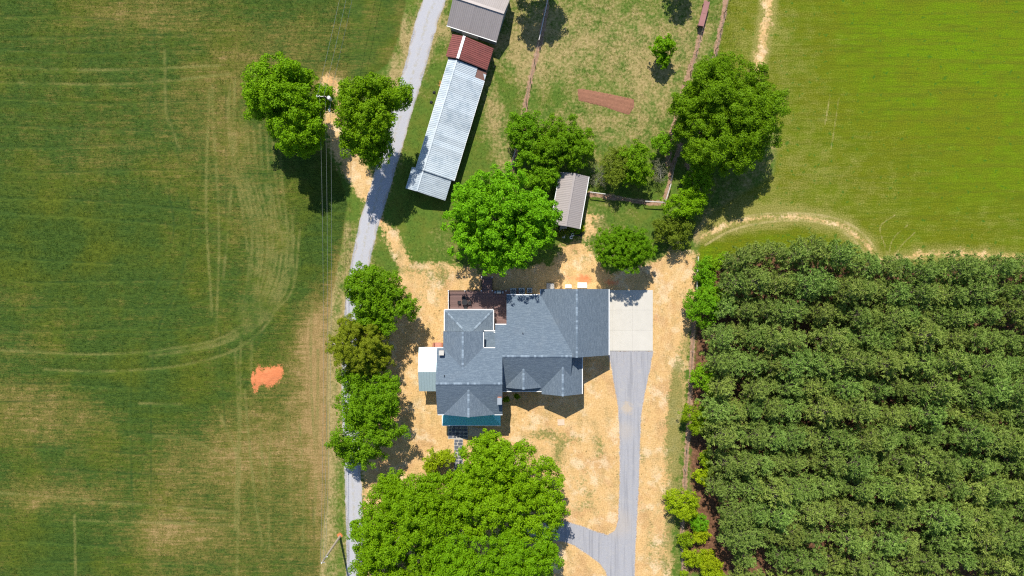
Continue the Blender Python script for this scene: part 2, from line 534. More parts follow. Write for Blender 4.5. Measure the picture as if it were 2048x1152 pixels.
arc = np.minimum(dist_line(X, Y, W2([(1400, 475), (1450, 447), (1520, 434), (1600, 433), (1680, 450), (1730, 485), (1762, 530)])), dist_line(X, Y, W2([(1765, 528), (1830, 514), (1920, 510), (2060, 522), (2300, 530)])))
arc2 = dist_line(X, Y, W2([(1545, -60), (1532, 50), (1512, 150)]))
dry += np.where(meadow_d > -1, 1.3 * np.exp(-(arc2 / 1.3) ** 4), 0)
dry += np.where(meadow_d > -1, .95 * np.exp(-(arc / 1.5) ** 2), 0)
cropm = np.clip(crop_d / 0.9 + 0.2, 0, 1)
flat = np.clip((-gravel_d - 0.25) / 0.6, 0, 1)
rough_z = (vnoise(X * 1.9, Y * 1.9) - .5) * 0.6 + (vnoise(X * 3.7, Y * 3.7) - .5) * 0.4
inner = (np.abs(X) < 93) & (np.abs(Y) < 55)
lush = np.clip(1.0 - dry * 1.1, 0.15, 1)
Z = cropm * lush * (0.22 + 0.24 * rough_z - 0.10 * np.exp(-(td / .25) ** 2) * fade - 0.12 * np.exp(-(tl / .35) ** 2) * fade) * flat * inner
Z += (1 - cropm) * flat * inner * 0.05 * rough_z * (np.clip(meadow_d, 0, 1) * 1.2 + 0.5)
Z += np.clip(soil - .5, 0, 1) * 0.35 * cropm * inner * (0.6 + rough_z)
V = np.stack([X, Y, Z], 1)
idx = np.arange(nx * ny).reshape(ny, nx)
Q = np.stack([idx[:-1, :-1].ravel(), idx[:-1, 1:].ravel(), idx[1:, 1:].ravel(), idx[1:, :-1].ravel()], 1)
gm = fast_mesh("ground", V, Q, True)
for nm, arr in (("crop_d", crop_d), ("straw_d", straw_d), ("meadow_d", meadow_d), ("pine_d", pine_d), ("gravel_d", gravel_d), ("dry", dry), ("soil", soil), ("weed", weed),
                ("track_dark", td), ("track_light", tl), ("track_meadow", tm), ("strip_d", strip_d)):
    a = gm.attributes.new(nm, 'FLOAT', 'POINT')
    a.data.foreach_set("value", arr.astype(np.float32))

b = NB("ground_cover")
n1 = b.noise(0.09, 3, 0.6)
n2 = b.noise(0.45, 4, 0.62)
n3 = b.noise(2.2, 4, 0.65)
n4 = b.noise(6.0, 3, 0.7)
nrow = b.noise(1.0, 4, 0.65, b.pos(0.22, 2.6, 1))
nrow2 = b.noise(1.0, 3, 0.6, b.pos(0.05, 1.1, 1))
ncol = b.noise(1.0, 3, 0.6, b.pos(2.4, 0.3, 1))
nfx = b.noise(1.0, 3, .7, b.pos(1.3, 5.0, 1, rot=.05))
c3, c4, cfx, crow, ccol = (b.step(q, .30, .70, False) for q in (n3, n4, nfx, nrow, ncol))
edge = b.add(b.mul(b.sub(n2, .5), 1.6), b.mul(b.sub(n3, .5), 1.5))
fine = b.add(b.mul(b.sub(n3, .5), .9), b.mul(b.sub(n4, .5), .8))
dryv = b.attr("dry")
# lawn
dl_ = b.add(dryv, b.add(b.mul(b.sub(n2, .5), 1.1), b.mul(b.sub(n3, .5), 1.1)))
lawn = b.mix(c3, (.055, .105, .014), (.115, .185, .026))
lawn = b.mix(b.step(n2, .35, .7), lawn, (.12, .15, .022))
lawn = b.mix(b.step(dl_, .28, .95), lawn, b.mix(c3, (.25, .19, .072), (.40, .31, .14)))
# crop
cr = b.mix(b.add(b.mul(cfx, .7), b.mul(c4, .3)), (.013, .040, .008), (.082, .132, .020))
cr = b.mix(b.mul(b.step(n1, .42, .68), .75), cr, b.mix(cfx, (.058, .076, .006), (.125, .145, .014)))
cr = b.mix(b.mul(b.step(nrow2, .45, .75), .35), cr, (.085, .112, .010))
dcr = b.add(b.add(dryv, b.mul(b.sub(n1, .5), .55)), b.add(b.mul(b.sub(nrow, .5), 1.2), b.mul(b.sub(n2, .5), 1.0)))
dcr = b.add(dcr, b.mul(b.sub(n3, .5), .7))
dcr = b.add(dcr, b.mul(b.sub(n4, .5), .35))
mid = b.mix(b.add(b.mul(cfx, .5), b.mul(c4, .5)), (.082, .082, .014), (.225, .180, .048))
dryc = b.mix(b.add(b.mul(ccol, .5), b.mul(c4, .5)), (.19, .125, .042), (.41, .275, .125))
cr = b.mix(b.mul(b.step(dcr, .18, .85), .9), cr, mid)
cr = b.mix(b.mul(b.step(dcr, .62, 1.25), .9), cr, dryc)
wob = b.mul(b.sub(n3, .5), .30)
trd = b.sub(1.0, b.step(b.add(b.attr("track_dark"), wob), .05, .29))
trl = b.sub(1.0, b.step(b.add(b.attr("track_light"), b.mul(wob, 1.6)), .06, .38))
fd1 = b.step(b.noise(.12, 3, .6), .30, .60)
cr = b.mix(b.mul(b.mul(trd, .58), b.mul(fd1, b.step(b.add(n2, b.mul(b.sub(n3, .5), .9)), .2, .6))), cr, (.016, .046, .010))
cr = b.mix(b.mul(b.mul(trl, .78), b.mul(fd1, b.step(b.add(n2, b.mul(b.sub(n3, .5), .8)), .25, .55))), cr, b.mix(c4, (.085, .12, .024), (.24, .20, .065)))
# meadow
md = b.mix(b.add(b.mul(crow, .5), b.mul(c4, .5)), (.062, .094, .003), (.160, .200, .007))
md = b.mix(b.mul(b.step(b.add(b.add(n2, b.mul(b.sub(n1, .5), .8)), b.sub(.30, dryv)), .40, .92), .75), md, b.mix(c4, (.066, .138, .001), (.160, .265, .003)))
md = b.mix(b.mul(b.step(n1, .42, .62), .7), md, b.mix(c4, (.080, .095, .003), (.165, .178, .008)))
md = b.mix(b.mul(b.step(nrow2, .46, .66), .6), md, b.mix(c4, (.075, .090, .004), (.155, .160, .012)))
md = b.mix(b.mul(b.step(b.noise(1.0, 3, .65, b.pos(.10, 2.2, 1)), .52, .66), .5), md, (.075, .115, .004))
dm = b.add(dryv, b.add(b.mul(b.sub(n2, .5), 1.0), b.add(b.mul(b.sub(nrow, .5), .6), b.mul(b.sub(n4, .5), .9))))
md = b.mix(b.mul(b.step(dm, .25, 1.0), .8), md, b.mix(c4, (.150, .150, .025), (.33, .285, .09)))
trm = b.sub(1.0, b.step(b.add(b.attr("track_meadow"), b.mul(b.sub(n3, .5), .5)), .06, .32))
md = b.mix(b.mul(b.step(b.noise(1.1, 3, .55), .60, .72), .8), md, (.045, .125, .010))
md = b.mix(b.mul(b.mul(trm, .75), b.step(b.add(n2, b.mul(b.sub(n3, .5), .8)), .3, .6)), md, b.mix(c4, (.32, .26, .10), (.50, .40, .19)))
# straw and bare dirt
st = b.mix(b.add(b.mul(c3, .5), b.mul(c4, .5)), (.45, .270, .100), (.72, .475, .220))
st = b.mix(b.mul(b.step(n2, .45, .75), .8), st, b.mix(c4, (.58, .40, .205), (.76, .555, .32)))
st = b.mix(b.mul(b.step(b.noise(.55, 5, .72, b.pos(1, .55, 1)), .46, .66), .7), st, b.mix(c4, (.27, .185, .065), (.50, .36, .165)))
nb_ = b.noise(.22, 3, .6)
st = b.mix(b.mul(b.step(nb_, .50, .66), .6), st, b.mix(c4, (.36, .20, .085), (.56, .33, .15)))
st = b.mix(b.mul(b.step(b.noise(.3, 4, .65, b.pos(1, 1, 1, rot=.8)), .52, .66), .55), st, b.mix(c4, (.60, .46, .28), (.80, .64, .44)))
wv = b.add(b.attr("weed"), b.add(b.mul(b.sub(n3, .5), 1.4), b.mul(b.sub(n2, .5), .9)))
st = b.mix(b.mul(b.step(wv, .22, .6), .85), st, b.mix(c4, (.085, .115, .018), (.27, .245, .075)))
# pine litter
pl = b.mix(c3, (.07, .032, .018), (.24, .125, .07))
gv = b.mix(c4, (.24, .235, .25), (.44, .43, .45))
c = b.mix(b.step(b.add(b.attr("meadow_d"), edge), -.5, .6), lawn, md)
c = b.mix(b.step(b.add(b.attr("crop_d"), b.mul(edge, .7)), -.15, .25), c, cr)
c = b.mix(b.step(b.add(b.attr("straw_d"), b.mul(edge, 1.9)), -.5, .5), c, st)
c = b.mix(b.step(b.add(b.attr("pine_d"), edge), -.2, .8), c, pl)
c = b.mix(b.step(b.add(b.attr("strip_d"), b.mul(edge, .5)), -.1, .15), c, b.mix(c3, (.26, .15, .09), (.42, .27, .18)))
c = b.mix(b.step(b.add(b.attr("gravel_d"), b.mul(edge, .25)), -.28, .0), c, gv)
sl = b.add(b.attr("soil"), b.add(b.mul(fine, .95), b.mul(b.sub(n2, .5), .6)))
c = b.mix(b.mul(b.step(sl, .38, .72), .93), c, b.mix(b.noise(1.0, 3, .6, b.pos(1.5, 3.5, 1, rot=.5)), (.48, .135, .05), (.80, .275, .12)))
c = b.hsv(c, .5, 1.0, b.add(.84, b.mul(c4, .28)))
b.out(c, 0.95, 0, 0.1, b.add(b.mul(n4, .7), b.mul(n3, .5)), 0.42, 0.06)
ground = link("ground", gm, None, None, b.m)
tag(ground, kind='structure')

# ------------------------------------------------------------------ materials
def gravel_mat(name, use_uv):
    b = NB(name)
    n4 = b.noise(7.0, 3, .7)
    n3 = b.noise(1.6, 3, .6)
    c = b.mix(n4, (.29, .288, .31), (.52, .515, .545))
    c = b.mix(b.mul(b.step(n3, .45, .75), .45), c, (.47, .44, .41))
    if use_uv:
        u = b.attr("across")
        a = b.math('ABSOLUTE', u)
        rut = b.sub(1.0, b.step(b.math('ABSOLUTE', b.sub(a, .5)), .05, .28))
        wob = b.noise(1.0, 3, .6, b.pos(1.2, .12, 1))
        c = b.mix(b.mul(rut, b.mul(b.step(wob, .3, .6), .8)), c, (.40, .40, .43))
        c = b.mix(b.mul(b.sub(1.0, b.step(a, .04, .25)), b.mul(b.step(n3, .4, .62), .5)), c, (.33, .30, .22))
        c = b.mix(b.mul(b.step(b.add(a, b.mul(b.sub(n3, .5), .4)), .8, 1.0), .55), c, (.36, .29, .21))
    else:
        wob = b.noise(1.0, 3, .6, b.pos(2.2, .10, 1))
        c = b.mix(b.mul(b.step(wob, .45, .7), .6), c, (.25, .25, .275))
        c = b.mix(b.mul(b.step(b.noise(.35, 3, .6), .55, .75), .5), c, (.50, .47, .44))
        c = b.hsv(c, .5, 1, .84)
        for x, y, r, a_ in ((1254, 816, 1.4, .45), (1248, 862, 2.2, .18), (1235, 1045, 3.5, .2)):
            vd = b.n("ShaderNodeVectorMath", operation='DISTANCE')
            b.set(vd.inputs[0], b.pos()); vd.inputs[1].default_value = G(x, y)
            c = b.mix(b.mul(b.sub(1.0, b.step(b.add(vd.outputs["Value"], b.add(b.mul(b.sub(n3, .5), 2.6), b.mul(b.sub(n4, .5), 1.6))), r * .3, r)), a_), c, (.56, .42, .25))
    return b.out(c, .95, 0, .1, n4, .7, .04)


M_road = gravel_mat("road_gravel", True)
M_drive = gravel_mat("drive_gravel", False)

b = NB("shingles")
tc = b.pos()
row = b.noise(1.0, 2, .7, b.pos(1.3, 6.5, 4))
tab = b.step(b.noise(5.5, 3, .75), .3, .7, False)
c = b.mix(tab, (.108, .142, .18), (.182, .228, .275))
c = b.mix(b.mul(b.step(row, .40, .60), .62), c, (.092, .124, .165))
c = b.mix(b.mul(b.step(b.noise(.5, 3, .6), .5, .8), .35), c, (.17, .20, .23))
M_shingle = b.out(c, .95, 0, .12, b.add(tab, row), .5, .03)

b = NB("shingles_north_south")  # courses run the other way on the gable ends
row = b.noise(1.0, 2, .7, b.pos(6.5, 1.3, 4))
tab = b.step(b.noise(5.5, 3, .75), .3, .7, False)
c = b.mix(tab, (.108, .140, .176), (.182, .224, .268))
c = b.mix(b.mul(b.step(row, .40, .60), .62), c, (.094, .124, .16))
c = b.mix(b.mul(b.step(b.noise(.5, 3, .6), .5, .8), .35), c, (.17, .20, .225))
M_shingle2 = b.out(c, .95, 0, .12, b.add(tab, row), .5, .03)

b = NB("ridge_shingle")
t = b.step(b.island(), .25, .9)
M_ridge = b.out(b.mix(t, (.135, .175, .22), (.25, .31, .37)), .9, 0, .15)

M_white = simple("white_paint", (.80, .80, .78), .45, 0, .4, .04, 2)
b = NB("siding")
sd = b.n("ShaderNodeTexWave", wave_type='BANDS', bands_direction='Z', wave_profile='SAW')
b.set(sd.inputs["Vector"], b.pos())
sd.inputs["Scale"].default_value = 1.6
M_siding = b.out(b.mix(b.noise(2, 3), (.70, .71, .70), (.80, .80, .79)), .6, 0, .3, sd.outputs["Fac"], .35, .02)
M_glass = simple("window_glass", (.03, .04, .05), .08, 0, .6, .1)
M_brick = simple("red_brick", (.40, .17, .11), .9, 0, .2, .35, 5, .5, .02)
M_conc = simple("concrete", (.53, .50, .445), .85, 0, .25, .08, .9, .15, .01, .04)
M_conc_old = simple("old_concrete", (.36, .34, .32), .9, 0, .2, .2, 2)
M_tan = simple("tan_board", (.52, .42, .29), .85, 0, .2, .1, 2)
M_dark = simple("dark_metal", (.03, .03, .033), .45, .3, .4, .2, 5)
M_grey = simple("grey_metal", (.38, .42, .45), .45, .4, .4, .12, 3)
M_acm = simple("ac_casing", (.55, .56, .55), .5, .1, .4, .08, 3)
M_wood = simple("weathered_wood", (.33, .29, .25), .85, 0, .2, .25, 6, .3, .02)
M_rail = simple("grey_rail_wood", (.55, .53, .50), .8, 0, .2, .15, 5)
M_post = simple("post_wood", (.20, .13, .09), .9, 0, .2, .25, 6)
M_pole = simple("pole_wood", (.42, .36, .28), .9, 0, .2, .2, 4)
M_poled = simple("creosote_pole_wood", (.09, .08, .07), .9, 0, .2, .2, 4)
M_barnwood = simple("barn_wood", (.15, .125, .11), .9, 0, .15, .35, 4)
M_wire = simple("wire", (.40, .42, .40), .4, .6, .5, .1)
M_porcelain = simple("porcelain", (.75, .76, .76), .3, 0, .5, .05)
M_leg = simple("bark", (.17, .135, .105), .95, 0, .1, .3, 5, .6, .04)
M_barkg = simple("grey_bark", (.36, .34, .31), .95, 0, .1, .2, 5)
M_stone = simple("slate_stone", (.105, .115, .14), .8, 0, .3, .3, 3, .3, .02, .5)
M_grout = simple("pale_mortar", (.44, .41, .36), .9, 0, .2, .15, 5)
M_red = simple("planter_soil", (.27, .128, .08), .95, 0, .1, .28, 3, .5, .04)

b = NB("deck_boards")
M_deck = b.out(b.hsv(b.mix(b.noise(4, 3, .6, b.pos(.4, 4, 1)), (.16, .095, .085), (.225, .14, .125)), .5, 1, b.add(.8, b.mul(b.island(), .35))), .7, 0, .3)


def metal_roof(name, c0, c1, rough, metal, stain, samt, objvar=.12):
    b = NB(name)
    nz = b.noise(.55, 4, .65)
    n3 = b.noise(3.0, 3, .6)
    c = b.mix(n3, c0, c1)
    c = b.mix(b.mul(b.step(nz, .45, .72), samt), c, stain)
    c = b.hsv(c, .5, 1, b.add(1 - objvar / 2, b.mul(b.rand(), objvar)))
    return b.out(c, b.add(rough, b.mul(b.sub(nz, .5), .2)), metal, .4)


M_galv = metal_roof("galvanised_roof", (.44, .50, .55), (.57, .625, .66), .55, .1, (.29, .36, .42), .65, .22)
M_galv_old = metal_roof("weathered_galvanised_roof", (.36, .42, .47), (.50, .55, .59), .6, .2, (.22, .28, .34), .7, .2)
M_rust = metal_roof("rust_red_roof", (.17, .045, .04), (.27, .085, .07), .7, .05, (.13, .045, .04), .5, .18)
M_taupe = metal_roof("taupe_metal_roof", (.30, .262, .248), (.38, .335, .32), .5, .1, (.31, .275, .265), .3, .05)
M_green = metal_roof("grey_green_metal_roof", (.35, .45, .46), (.40, .50, .51), .36, .25, (.33, .42, .44), .2, .05)
M_teal = metal_roof("teal_metal_roof", (.15, .60, .64), (.19, .66, .70), .25, .0, (.13, .55, .60), .3, .05)
M_brown = simple("bare_roof_boards", (.20, .11, .09), .9, 0, .2, .25, 4)
M_maroon = metal_roof("maroon_metal_roof", (.19, .07, .065), (.25, .10, .095), .6, .1, (.2, .08, .07), .4, .1)


def leaf_mat(name, a, c_, hue=.014, tr=.26, ov=.2, spec=.12):
    b = NB(name)
    isl = b.island()
    big = b.noise(.35, 2, .5)
    c = b.mix(b.add(b.mul(isl, .6), b.mul(big, .4)), a, c_)
    r = b.rand()
    c = b.hsv(c, b.add(.5 - hue / 2, b.mul(b.math('FRACT', b.mul(r, 7.31)), hue)), 1.0, b.add(1 - ov / 2, b.mul(r, ov)))
    return b.out(c, .55, 0, spec, transl=(b.mix(.5, c, (.26, .46, .004), 'MIX'), tr))


L_bright = leaf_mat("bright_leaves", (.108, .245, .002), (.245, .440, .005))
L_maple = leaf_mat("maple_leaves", (.105, .300, .003), (.220, .500, .008))
L_dark = leaf_mat("oak_leaves", (.100, .205, .003), (.215, .370, .006))
L_mid = leaf_mat("green_leaves", (.098, .228, .003), (.215, .395, .008))
L_cedar = leaf_mat("cedar_sprays", (.120, .165, .005), (.245, .285, .012), .01, .15)
L_olive = leaf_mat("olive_leaves", (.110, .165, .010), (.215, .270, .022))
L_shrub = leaf_mat("shrub_leaves", (.120, .265, .005), (.255, .440, .012), .05)
L_yellow = leaf_mat("yellow_green_leaves", (.230, .330, .004), (.420, .520, .010), .02)
L_dry = leaf_mat("grey_twig_leaves", (.14, .15, .09), (.27, .26, .17), .01, .1)
L_pine = leaf_mat("pine_needles", (.132, .216, .034), (.330, .430, .092), .035, .18, .32)
L_ground = leaf_mat("grass_blades", (.05, .10, .012), (.13, .185, .03), .03, .15)

# ------------------------------------------------------------------ gravel road and drives
nr = len(road_world)
acr = np.linspace(-1, 1, 9)
rv, rq, ra = [], [], []
jl = np.cumsum(rng.normal(0, .05, nr)); jl -= np.linspace(jl[0], jl[-1], nr)
seg = np.zeros(nr)
fine_pts = []
# resample every 0.5 m for a ragged edge
cum = np.concatenate([[0], np.cumsum(np.linalg.norm(np.diff(road_world, axis=0), axis=1))])
tt = np.arange(0, cum[-1], 0.45)
cx = np.interp(tt, cum, road_world[:, 0]); cy = np.interp(tt, cum, road_world[:, 1]); cw = np.interp(tt, cum, rw) / S / 2
tx, ty = np.gradient(cx), np.gradient(cy)
ln = np.hypot(tx, ty); tx /= ln; ty /= ln
el_ = (vnoise(tt * .9, tt * 0 + 3) - .5) * .55 + (vnoise(tt * 2.1, tt * 0 + 9) - .5) * .2
er_ = (vnoise(tt * .9, tt * 0 + 33) - .5) * .55 + (vnoise(tt * 2.1, tt * 0 + 49) - .5) * .2
RV = np.zeros((len(tt), 9, 3)); RA = np.zeros((len(tt), 9))
for j, a in enumerate(acr):
    w = np.where(a < 0, cw + el_, cw + er_) * a
    RV[:, j, 0] = cx - ty * w * -1
    RV[:, j, 1] = cy + tx * w * -1
    RV[:, j, 2] = 0.006 + 0.045 * (1 - abs(a) ** 3) - 0.015 * math.exp(-((abs(a) - .5) / .15) ** 2)
    RA[:, j] = a
ri = np.arange(len(tt) * 9).reshape(len(tt), 9)
RQ = np.stack([ri[:-1, :-1].ravel(), ri[:-1, 1:].ravel(), ri[1:, 1:].ravel(), ri[1:, :-1].ravel()], 1)
rm = fast_mesh("gravel_road", RV.reshape(-1, 3), RQ[:, ::-1], True)
at = rm.attributes.new("across", 'FLOAT', 'POINT'); at.data.foreach_set("value", RA.ravel().astype(np.float32))
tag(link("gravel_road", rm, None, None, M_road), kind='structure')

dp = np.array(W2(DRIVE))
pts = []
for i in range(len(dp)):
    a, c2 = dp[i], dp[(i + 1) % len(dp)]
    L = np.linalg.norm(c2 - a); m = max(1, int(L / .6))
    nrm = np.array([-(c2 - a)[1], (c2 - a)[0]]) / max(L, 1e-6)
    straight = (i == len(dp) - 1)
    for k in range(m):
        p = a + (c2 - a) * k / m
        pts.append(p + (0 if straight or k == 0 and i == 0 else 1) * nrm * rng.normal(0, .07))
mb = MB(); mb.poly([(p[0], p[1], .03) for p in pts])
dr = mb.build("gravel_driveway", M_drive); tag(dr, kind='structure')

# concrete parking pad, six slabs
pad = link("concrete_pad", None); tag(pad, kind='structure')
pb = MB(); x0, y0, _ = G(1216, 702); x1, y1, _ = G(1305.5, 580)
pb.box(x0, y0, -.1, x1, y1, .035); pb.build("sub_base", M_conc, pad)
px_ = [1217, 1225.5, 1265, 1305]; py_ = [580.5, 620, 660.5, 701.5]
for i in range(3):
    for j in range(3):
        a = G(px_[i], py_[j + 1]); c2 = G(px_[i + 1], py_[j])
        g = .006
        MB().box(a[0] + g, a[1] + g, 0.03, c2[0] - g, c2[1] - g, .095 + .004 * rng.random()).build("slab", M_conc, pad)

# ------------------------------------------------------------------ the house
HB = (-1.0, -10.0, 0.0)
house = thing("house", HB, "large grey-shingled farmhouse with many gables and an attached garage", "house")


def roof_plane(name, pts, mat, th=.16, parent=house):
    m = MB(HB); m.prism(pts, (0, 0, -th)); return m.build(name, mat, parent)


def gutter(a, b2, parent=house, w=.13, h=.13, mat=None):
    m = MB(HB); m.beam(a, b2, w, h); return m.build("gutter", mat or M_white, parent)


def ridge(a, b2, parent, w=.30, tilt=.0):
    """row of overlapping ridge shingles; sl = fall of each wing"""
    a, b2 = Vector(a), Vector(b2)
    L = (b2 - a).length; n = max(2, int(L / .34)); d = (b2 - a) / n
    s = d.normalized().cross(Vector((0, 0, 1))).normalized() * w / 2
    m = MB(HB); w *= .82
    for k in range(n):
        p = a + d * k + Vector((0, 0, .045)); q = p + d * 1.08 + Vector((0, 0, .018))
        dn = Vector((0, 0, -tilt * w / 2))
        i = len(m.v)
        m.v += [tuple(v) for v in (p + s + dn, p, p - s + dn, q + s + dn, q, q - s + dn)]
        m.f += [(i, i + 1, i + 4, i + 3), (i + 1, i + 2, i + 5, i + 4)]
    return m.build("ridge_cap", M_ridge, parent)


NS = .361
def zn(y): return 8.8 + (-14.7 - y) * NS      # north plane
rN = roof_plane("roof_slope", [(-11.75, -14.7, 8.8), (-1.5, -14.7, 8.8), (-1.5, -10.65, zn(-10.65)), (9.35, -10.65, zn(-10.65)), (9.35, -1.13, zn(-1.13)), (-.87, -1.13, zn(-1.13)),
                               (-.87, -5.8, zn(-5.8)), (-2.66, -5.8, zn(-5.8)), (-2.66, -9.4, zn(-9.4)), (-11.75, -9.4, zn(-9.4))], M_shingle)
ridge((-11.75, -14.7, 8.8), (-1.5, -14.7, 8.8), rN, .34, .4)
ridge((-1.5, -10.65, zn(-10.65)), (9.35, -10.65, zn(-10.65)), rN, .34, .4)
SS = (8.8 - 6.3) / 5.2
rS = roof_plane("roof_slope", [(-11.75, -19.9, 6.3), (-1.5, -19.9, 6.3), (-1.5, -14.69, 8.8), (-11.75, -14.69, 8.8)], M_shingle)
MS = .561
def zm(y): return zn(-10.65) - (-10.65 - y) * MS
rM = roof_plane("roof_slope", [(-1.75, -16.6, zm(-16.6)), (9.35, -16.6, zm(-16.6)), (9.35, -10.64, zm(-10.64)), (-1.75, -10.64, zm(-10.64))], M_shingle)


def gable_ns(xr, zr, y0, y1, hw, ze, mat=M_shingle2, th=.15, ext0=0, ovl=True):
    """roof with ridge along y at xr; two slopes; y0 south end, y1 north end"""
    l = roof_plane("roof_slope", [(xr - hw, y0, ze), (xr, y0, zr), (xr, y1, zr), (xr - hw, y1, ze)], mat, th)
    r = roof_plane("roof_slope", [(xr + .002, y0, zr), (xr + hw, y0, ze), (xr + hw, y1, ze), (xr + .002, y1, zr)], mat, th)
    ridge((xr, y1, zr), (xr, y0, zr), r, .34, (zr - ze) / hw)
    return l, r


gable_ns(10.08, 7.6, -10.82, -.16, 5.49, 3.9)                  # garage
gable_ns(-7.63, 8.0, -12.9, -6.75, 3.13, 6.88)                 # rear upper gable
gable_ns(-6.72, 8.28, -19.95, -15.6, 3.95, 6.34)               # front gable, west
gable_ns(1.81, 6.15, -15.97, -12.6, 2.97, 4.36)                # front gable, middle
gable_ns(7.99, 6.32, -17.02, -10.72, 3.24, 4.2)                # front gable, east
# sunroom hip
hx0, hx1, hy0, hy1, ze, zt = -10.94, -3.04, -6.95, -3.53, 3.1, 4.45
r_ = hy1 - hy0
hA = roof_plane("roof_slope", [(hx0, hy1, ze), (hx0 + r_, hy0, zt), (hx1 - r_, hy0, zt), (hx1, hy1, ze)], M_shingle)
hB = roof_plane("roof_slope", [(hx0, hy1, ze), (hx0, hy0, ze), (hx0 + r_, hy0, zt)], M_shingle2)
hC = roof_plane("roof_slope", [(hx1, hy1, ze), (hx1 - r_, hy0, zt), (hx1, hy0, ze)], M_shingle2)
ridge((hx0 + .1, hy1 - .1, ze + .04), (hx0 + r_, hy0, zt), hA, .3, .3)
ridge((hx1 - .1, hy1 - .1, ze + .04), (hx1 - r_, hy0, zt), hA, .3, .3)
# little roof in the notch
roof_plane("roof_slope", [(-4.42, -6.85, 4.5), (-4.42, -9.45, 5.1), (-2.6, -9.45, 5.1), (-2.6, -6.85, 4.5)], M_shingle)
gutter((-4.45, -6.83, 4.5), (-2.62, -6.83, 4.5), w=.16)
gutter((-4.47, -6.9, 6.80), (-4.47, -9.35, 6.80), w=.16)
gutter((-4.55, -9.36, 6.80), (-2.62, -9.36, 6.80), w=.16)
gutter((hx0, hy1 + .04, ze - .05), (hx1, hy1 + .04, ze - .05), w=.16)
gutter((hx0 - .04, hy1, ze - .05), (hx0 - .04, hy0, ze - .05))
gutter((hx1 + .05, hy1, ze - .05), (hx1 + .05, hy0, ze - .05), w=.15)
gutter((-2.66, -5.75, zn(-5.8) - .06), (-.9, -5.75, zn(-5.8) - .06), w=.16)
gutter((-.87, -1.08, 3.83), (4.6, -1.08, 3.83), w=.15)
gutter((15.62, -10.8, 3.84), (15.62, -.18, 3.84), w=.15)
gutter((11.29, -17.0, 4.13), (11.29, -10.75, 4.13), w=.13)
gutter((-11.7, -9.34, 6.80), (-10.7, -9.34, 6.80), w=.15)
gutter((-1.5, -16.64, zm(-16.6) - .06), (4.9, -16.64, zm(-16.6) - .06), w=.12)
gutter((-11.7, -19.95, 6.23), (-10.7, -19.95, 6.23), w=.12)
gutter((-2.75, -19.95, 6.23), (-1.5, -19.95, 6.23), w=.12)
for x in (4.57,):
    gutter((4.55, -.2, 3.82), (4.55, -1.1, 3.82), w=.12)

# walls
wl = [("x", [(-19.5, 0), (-9.75, 0), (-9.75, 6.75), (-14.7, 8.55), (-19.5, 6.3)], -11.4, -1.85),
      ("x", [(-16.2, 0), (-1.5, 0), (-1.5, 3.78), (-10.65, 7.1), (-16.2, 4.02)], -.6, 9.15),
      ("x", [(-10.4, 0), (-6.1, 0), (-6.1, 5.5), (-10.4, 7.0)], -2.35, -.62),
      ("y", [(4.85, 0), (15.25, 0), (15.25, 3.85), (10.08, 7.36), (4.85, 3.85)], -10.5, -.45),
      ("y", [(-10.45, 0), (-4.75, 0), (-4.75, 6.7), (-7.63, 7.76), (-10.45, 6.7)], -12.4, -7.05),
      ("y", [(-10.6, 0), (-3.35, 0), (-3.35, 3.0), (-10.6, 3.0)], -7.03, -3.85),
      ("y", [(5.15, 0), (10.85, 0), (10.85, 4.05), (7.99, 6.06), (5.15, 4.05)], -16.7, -10.52),
      ("y", [(-9.9, 6.2), (-3.5, 6.2), (-6.72, 8.0)], -19.62, -16.0),
      ("y", [(-.75, 4.2), (4.35, 4.2), (1.81, 5.85)], -15.7, -13.0),
      ("y", [(-4.3, 0), (-2.5, 0), (-2.5, 4.6), (-4.3, 4.4)], -9.4, -7.0)]
walls = []
for ax, prof, a, c2 in wl:
    m = MB(HB)
    if ax == "x":
        m.prism([(a, p[0], p[1]) for p in prof], (c2 - a, 0, 0))
    else:
        m.prism([(p[0], a, p[1]) for p in prof], (0, c2 - a, 0))
    walls.append(m.build("wall", M_siding, house))


def window(cx, cy, cz, w, h, face):
    m = MB(HB); g = MB(HB); d = .06
    if face in "NS":
        s = 1 if face == "N" else -1
        m.box(cx - w / 2, cy - d, cz, cx + w / 2, cy + d, cz + h); g.box(cx - w / 2 + .08, cy + s * .02, cz + .08, cx + w / 2 - .08, cy + s * .075, cz + h - .08)
    else:
        s = 1 if face == "E" else -1
        m.box(cx - d, cy - w / 2, cz, cx + d, cy + w / 2, cz + h); g.box(cx + s * .02, cy - w / 2 + .08, cz + .08, cx + s * .075, cy + w / 2 - .08, cz + h - .08)
    f = m.build("window", M_white, house); g.build("pane", M_glass, f)


for q in [(-9.5, -19.5, .9, 1, 1.5, 'S'), (-3.8, -19.5, .9, 1, 1.5, 'S'), (-6.7, -19.62, 6.5, .9, .8, 'S'), (-11.4, -17.6, .9, 1, 1.5, 'W'), (-11.4, -17.6, 4.0, 1, 1.4, 'W'), (-11.4, -13, 4.6, 1, 1.2, 'W'),
          (-9, -7.05, 5.0, 1, 1.2, 'N'), (-6.2, -7.05, 5.0, 1, 1.2, 'N'), (-9.2, -3.85, .9, 1.2, 1.5, 'N'), (-7, -3.85, .9, 1.2, 1.5, 'N'), (-4.8, -3.85, .9, 1.2, 1.5, 'N'), (1.8, -16.2, .9, 1.6, 1.5, 'S'), (8, -16.7, .9, 1.8, 1.6, 'S'),
          (2, -1.5, 1.0, 1.4, 1.2, 'N'), (10, -.45, 1.2, 1.2, 1.2, 'N'), (10.1, -10.5, 4.5, 1, 1, 'S'), (13, -10.5, 1.2, 1.2, 1.3, 'S')]:
    window(*q)
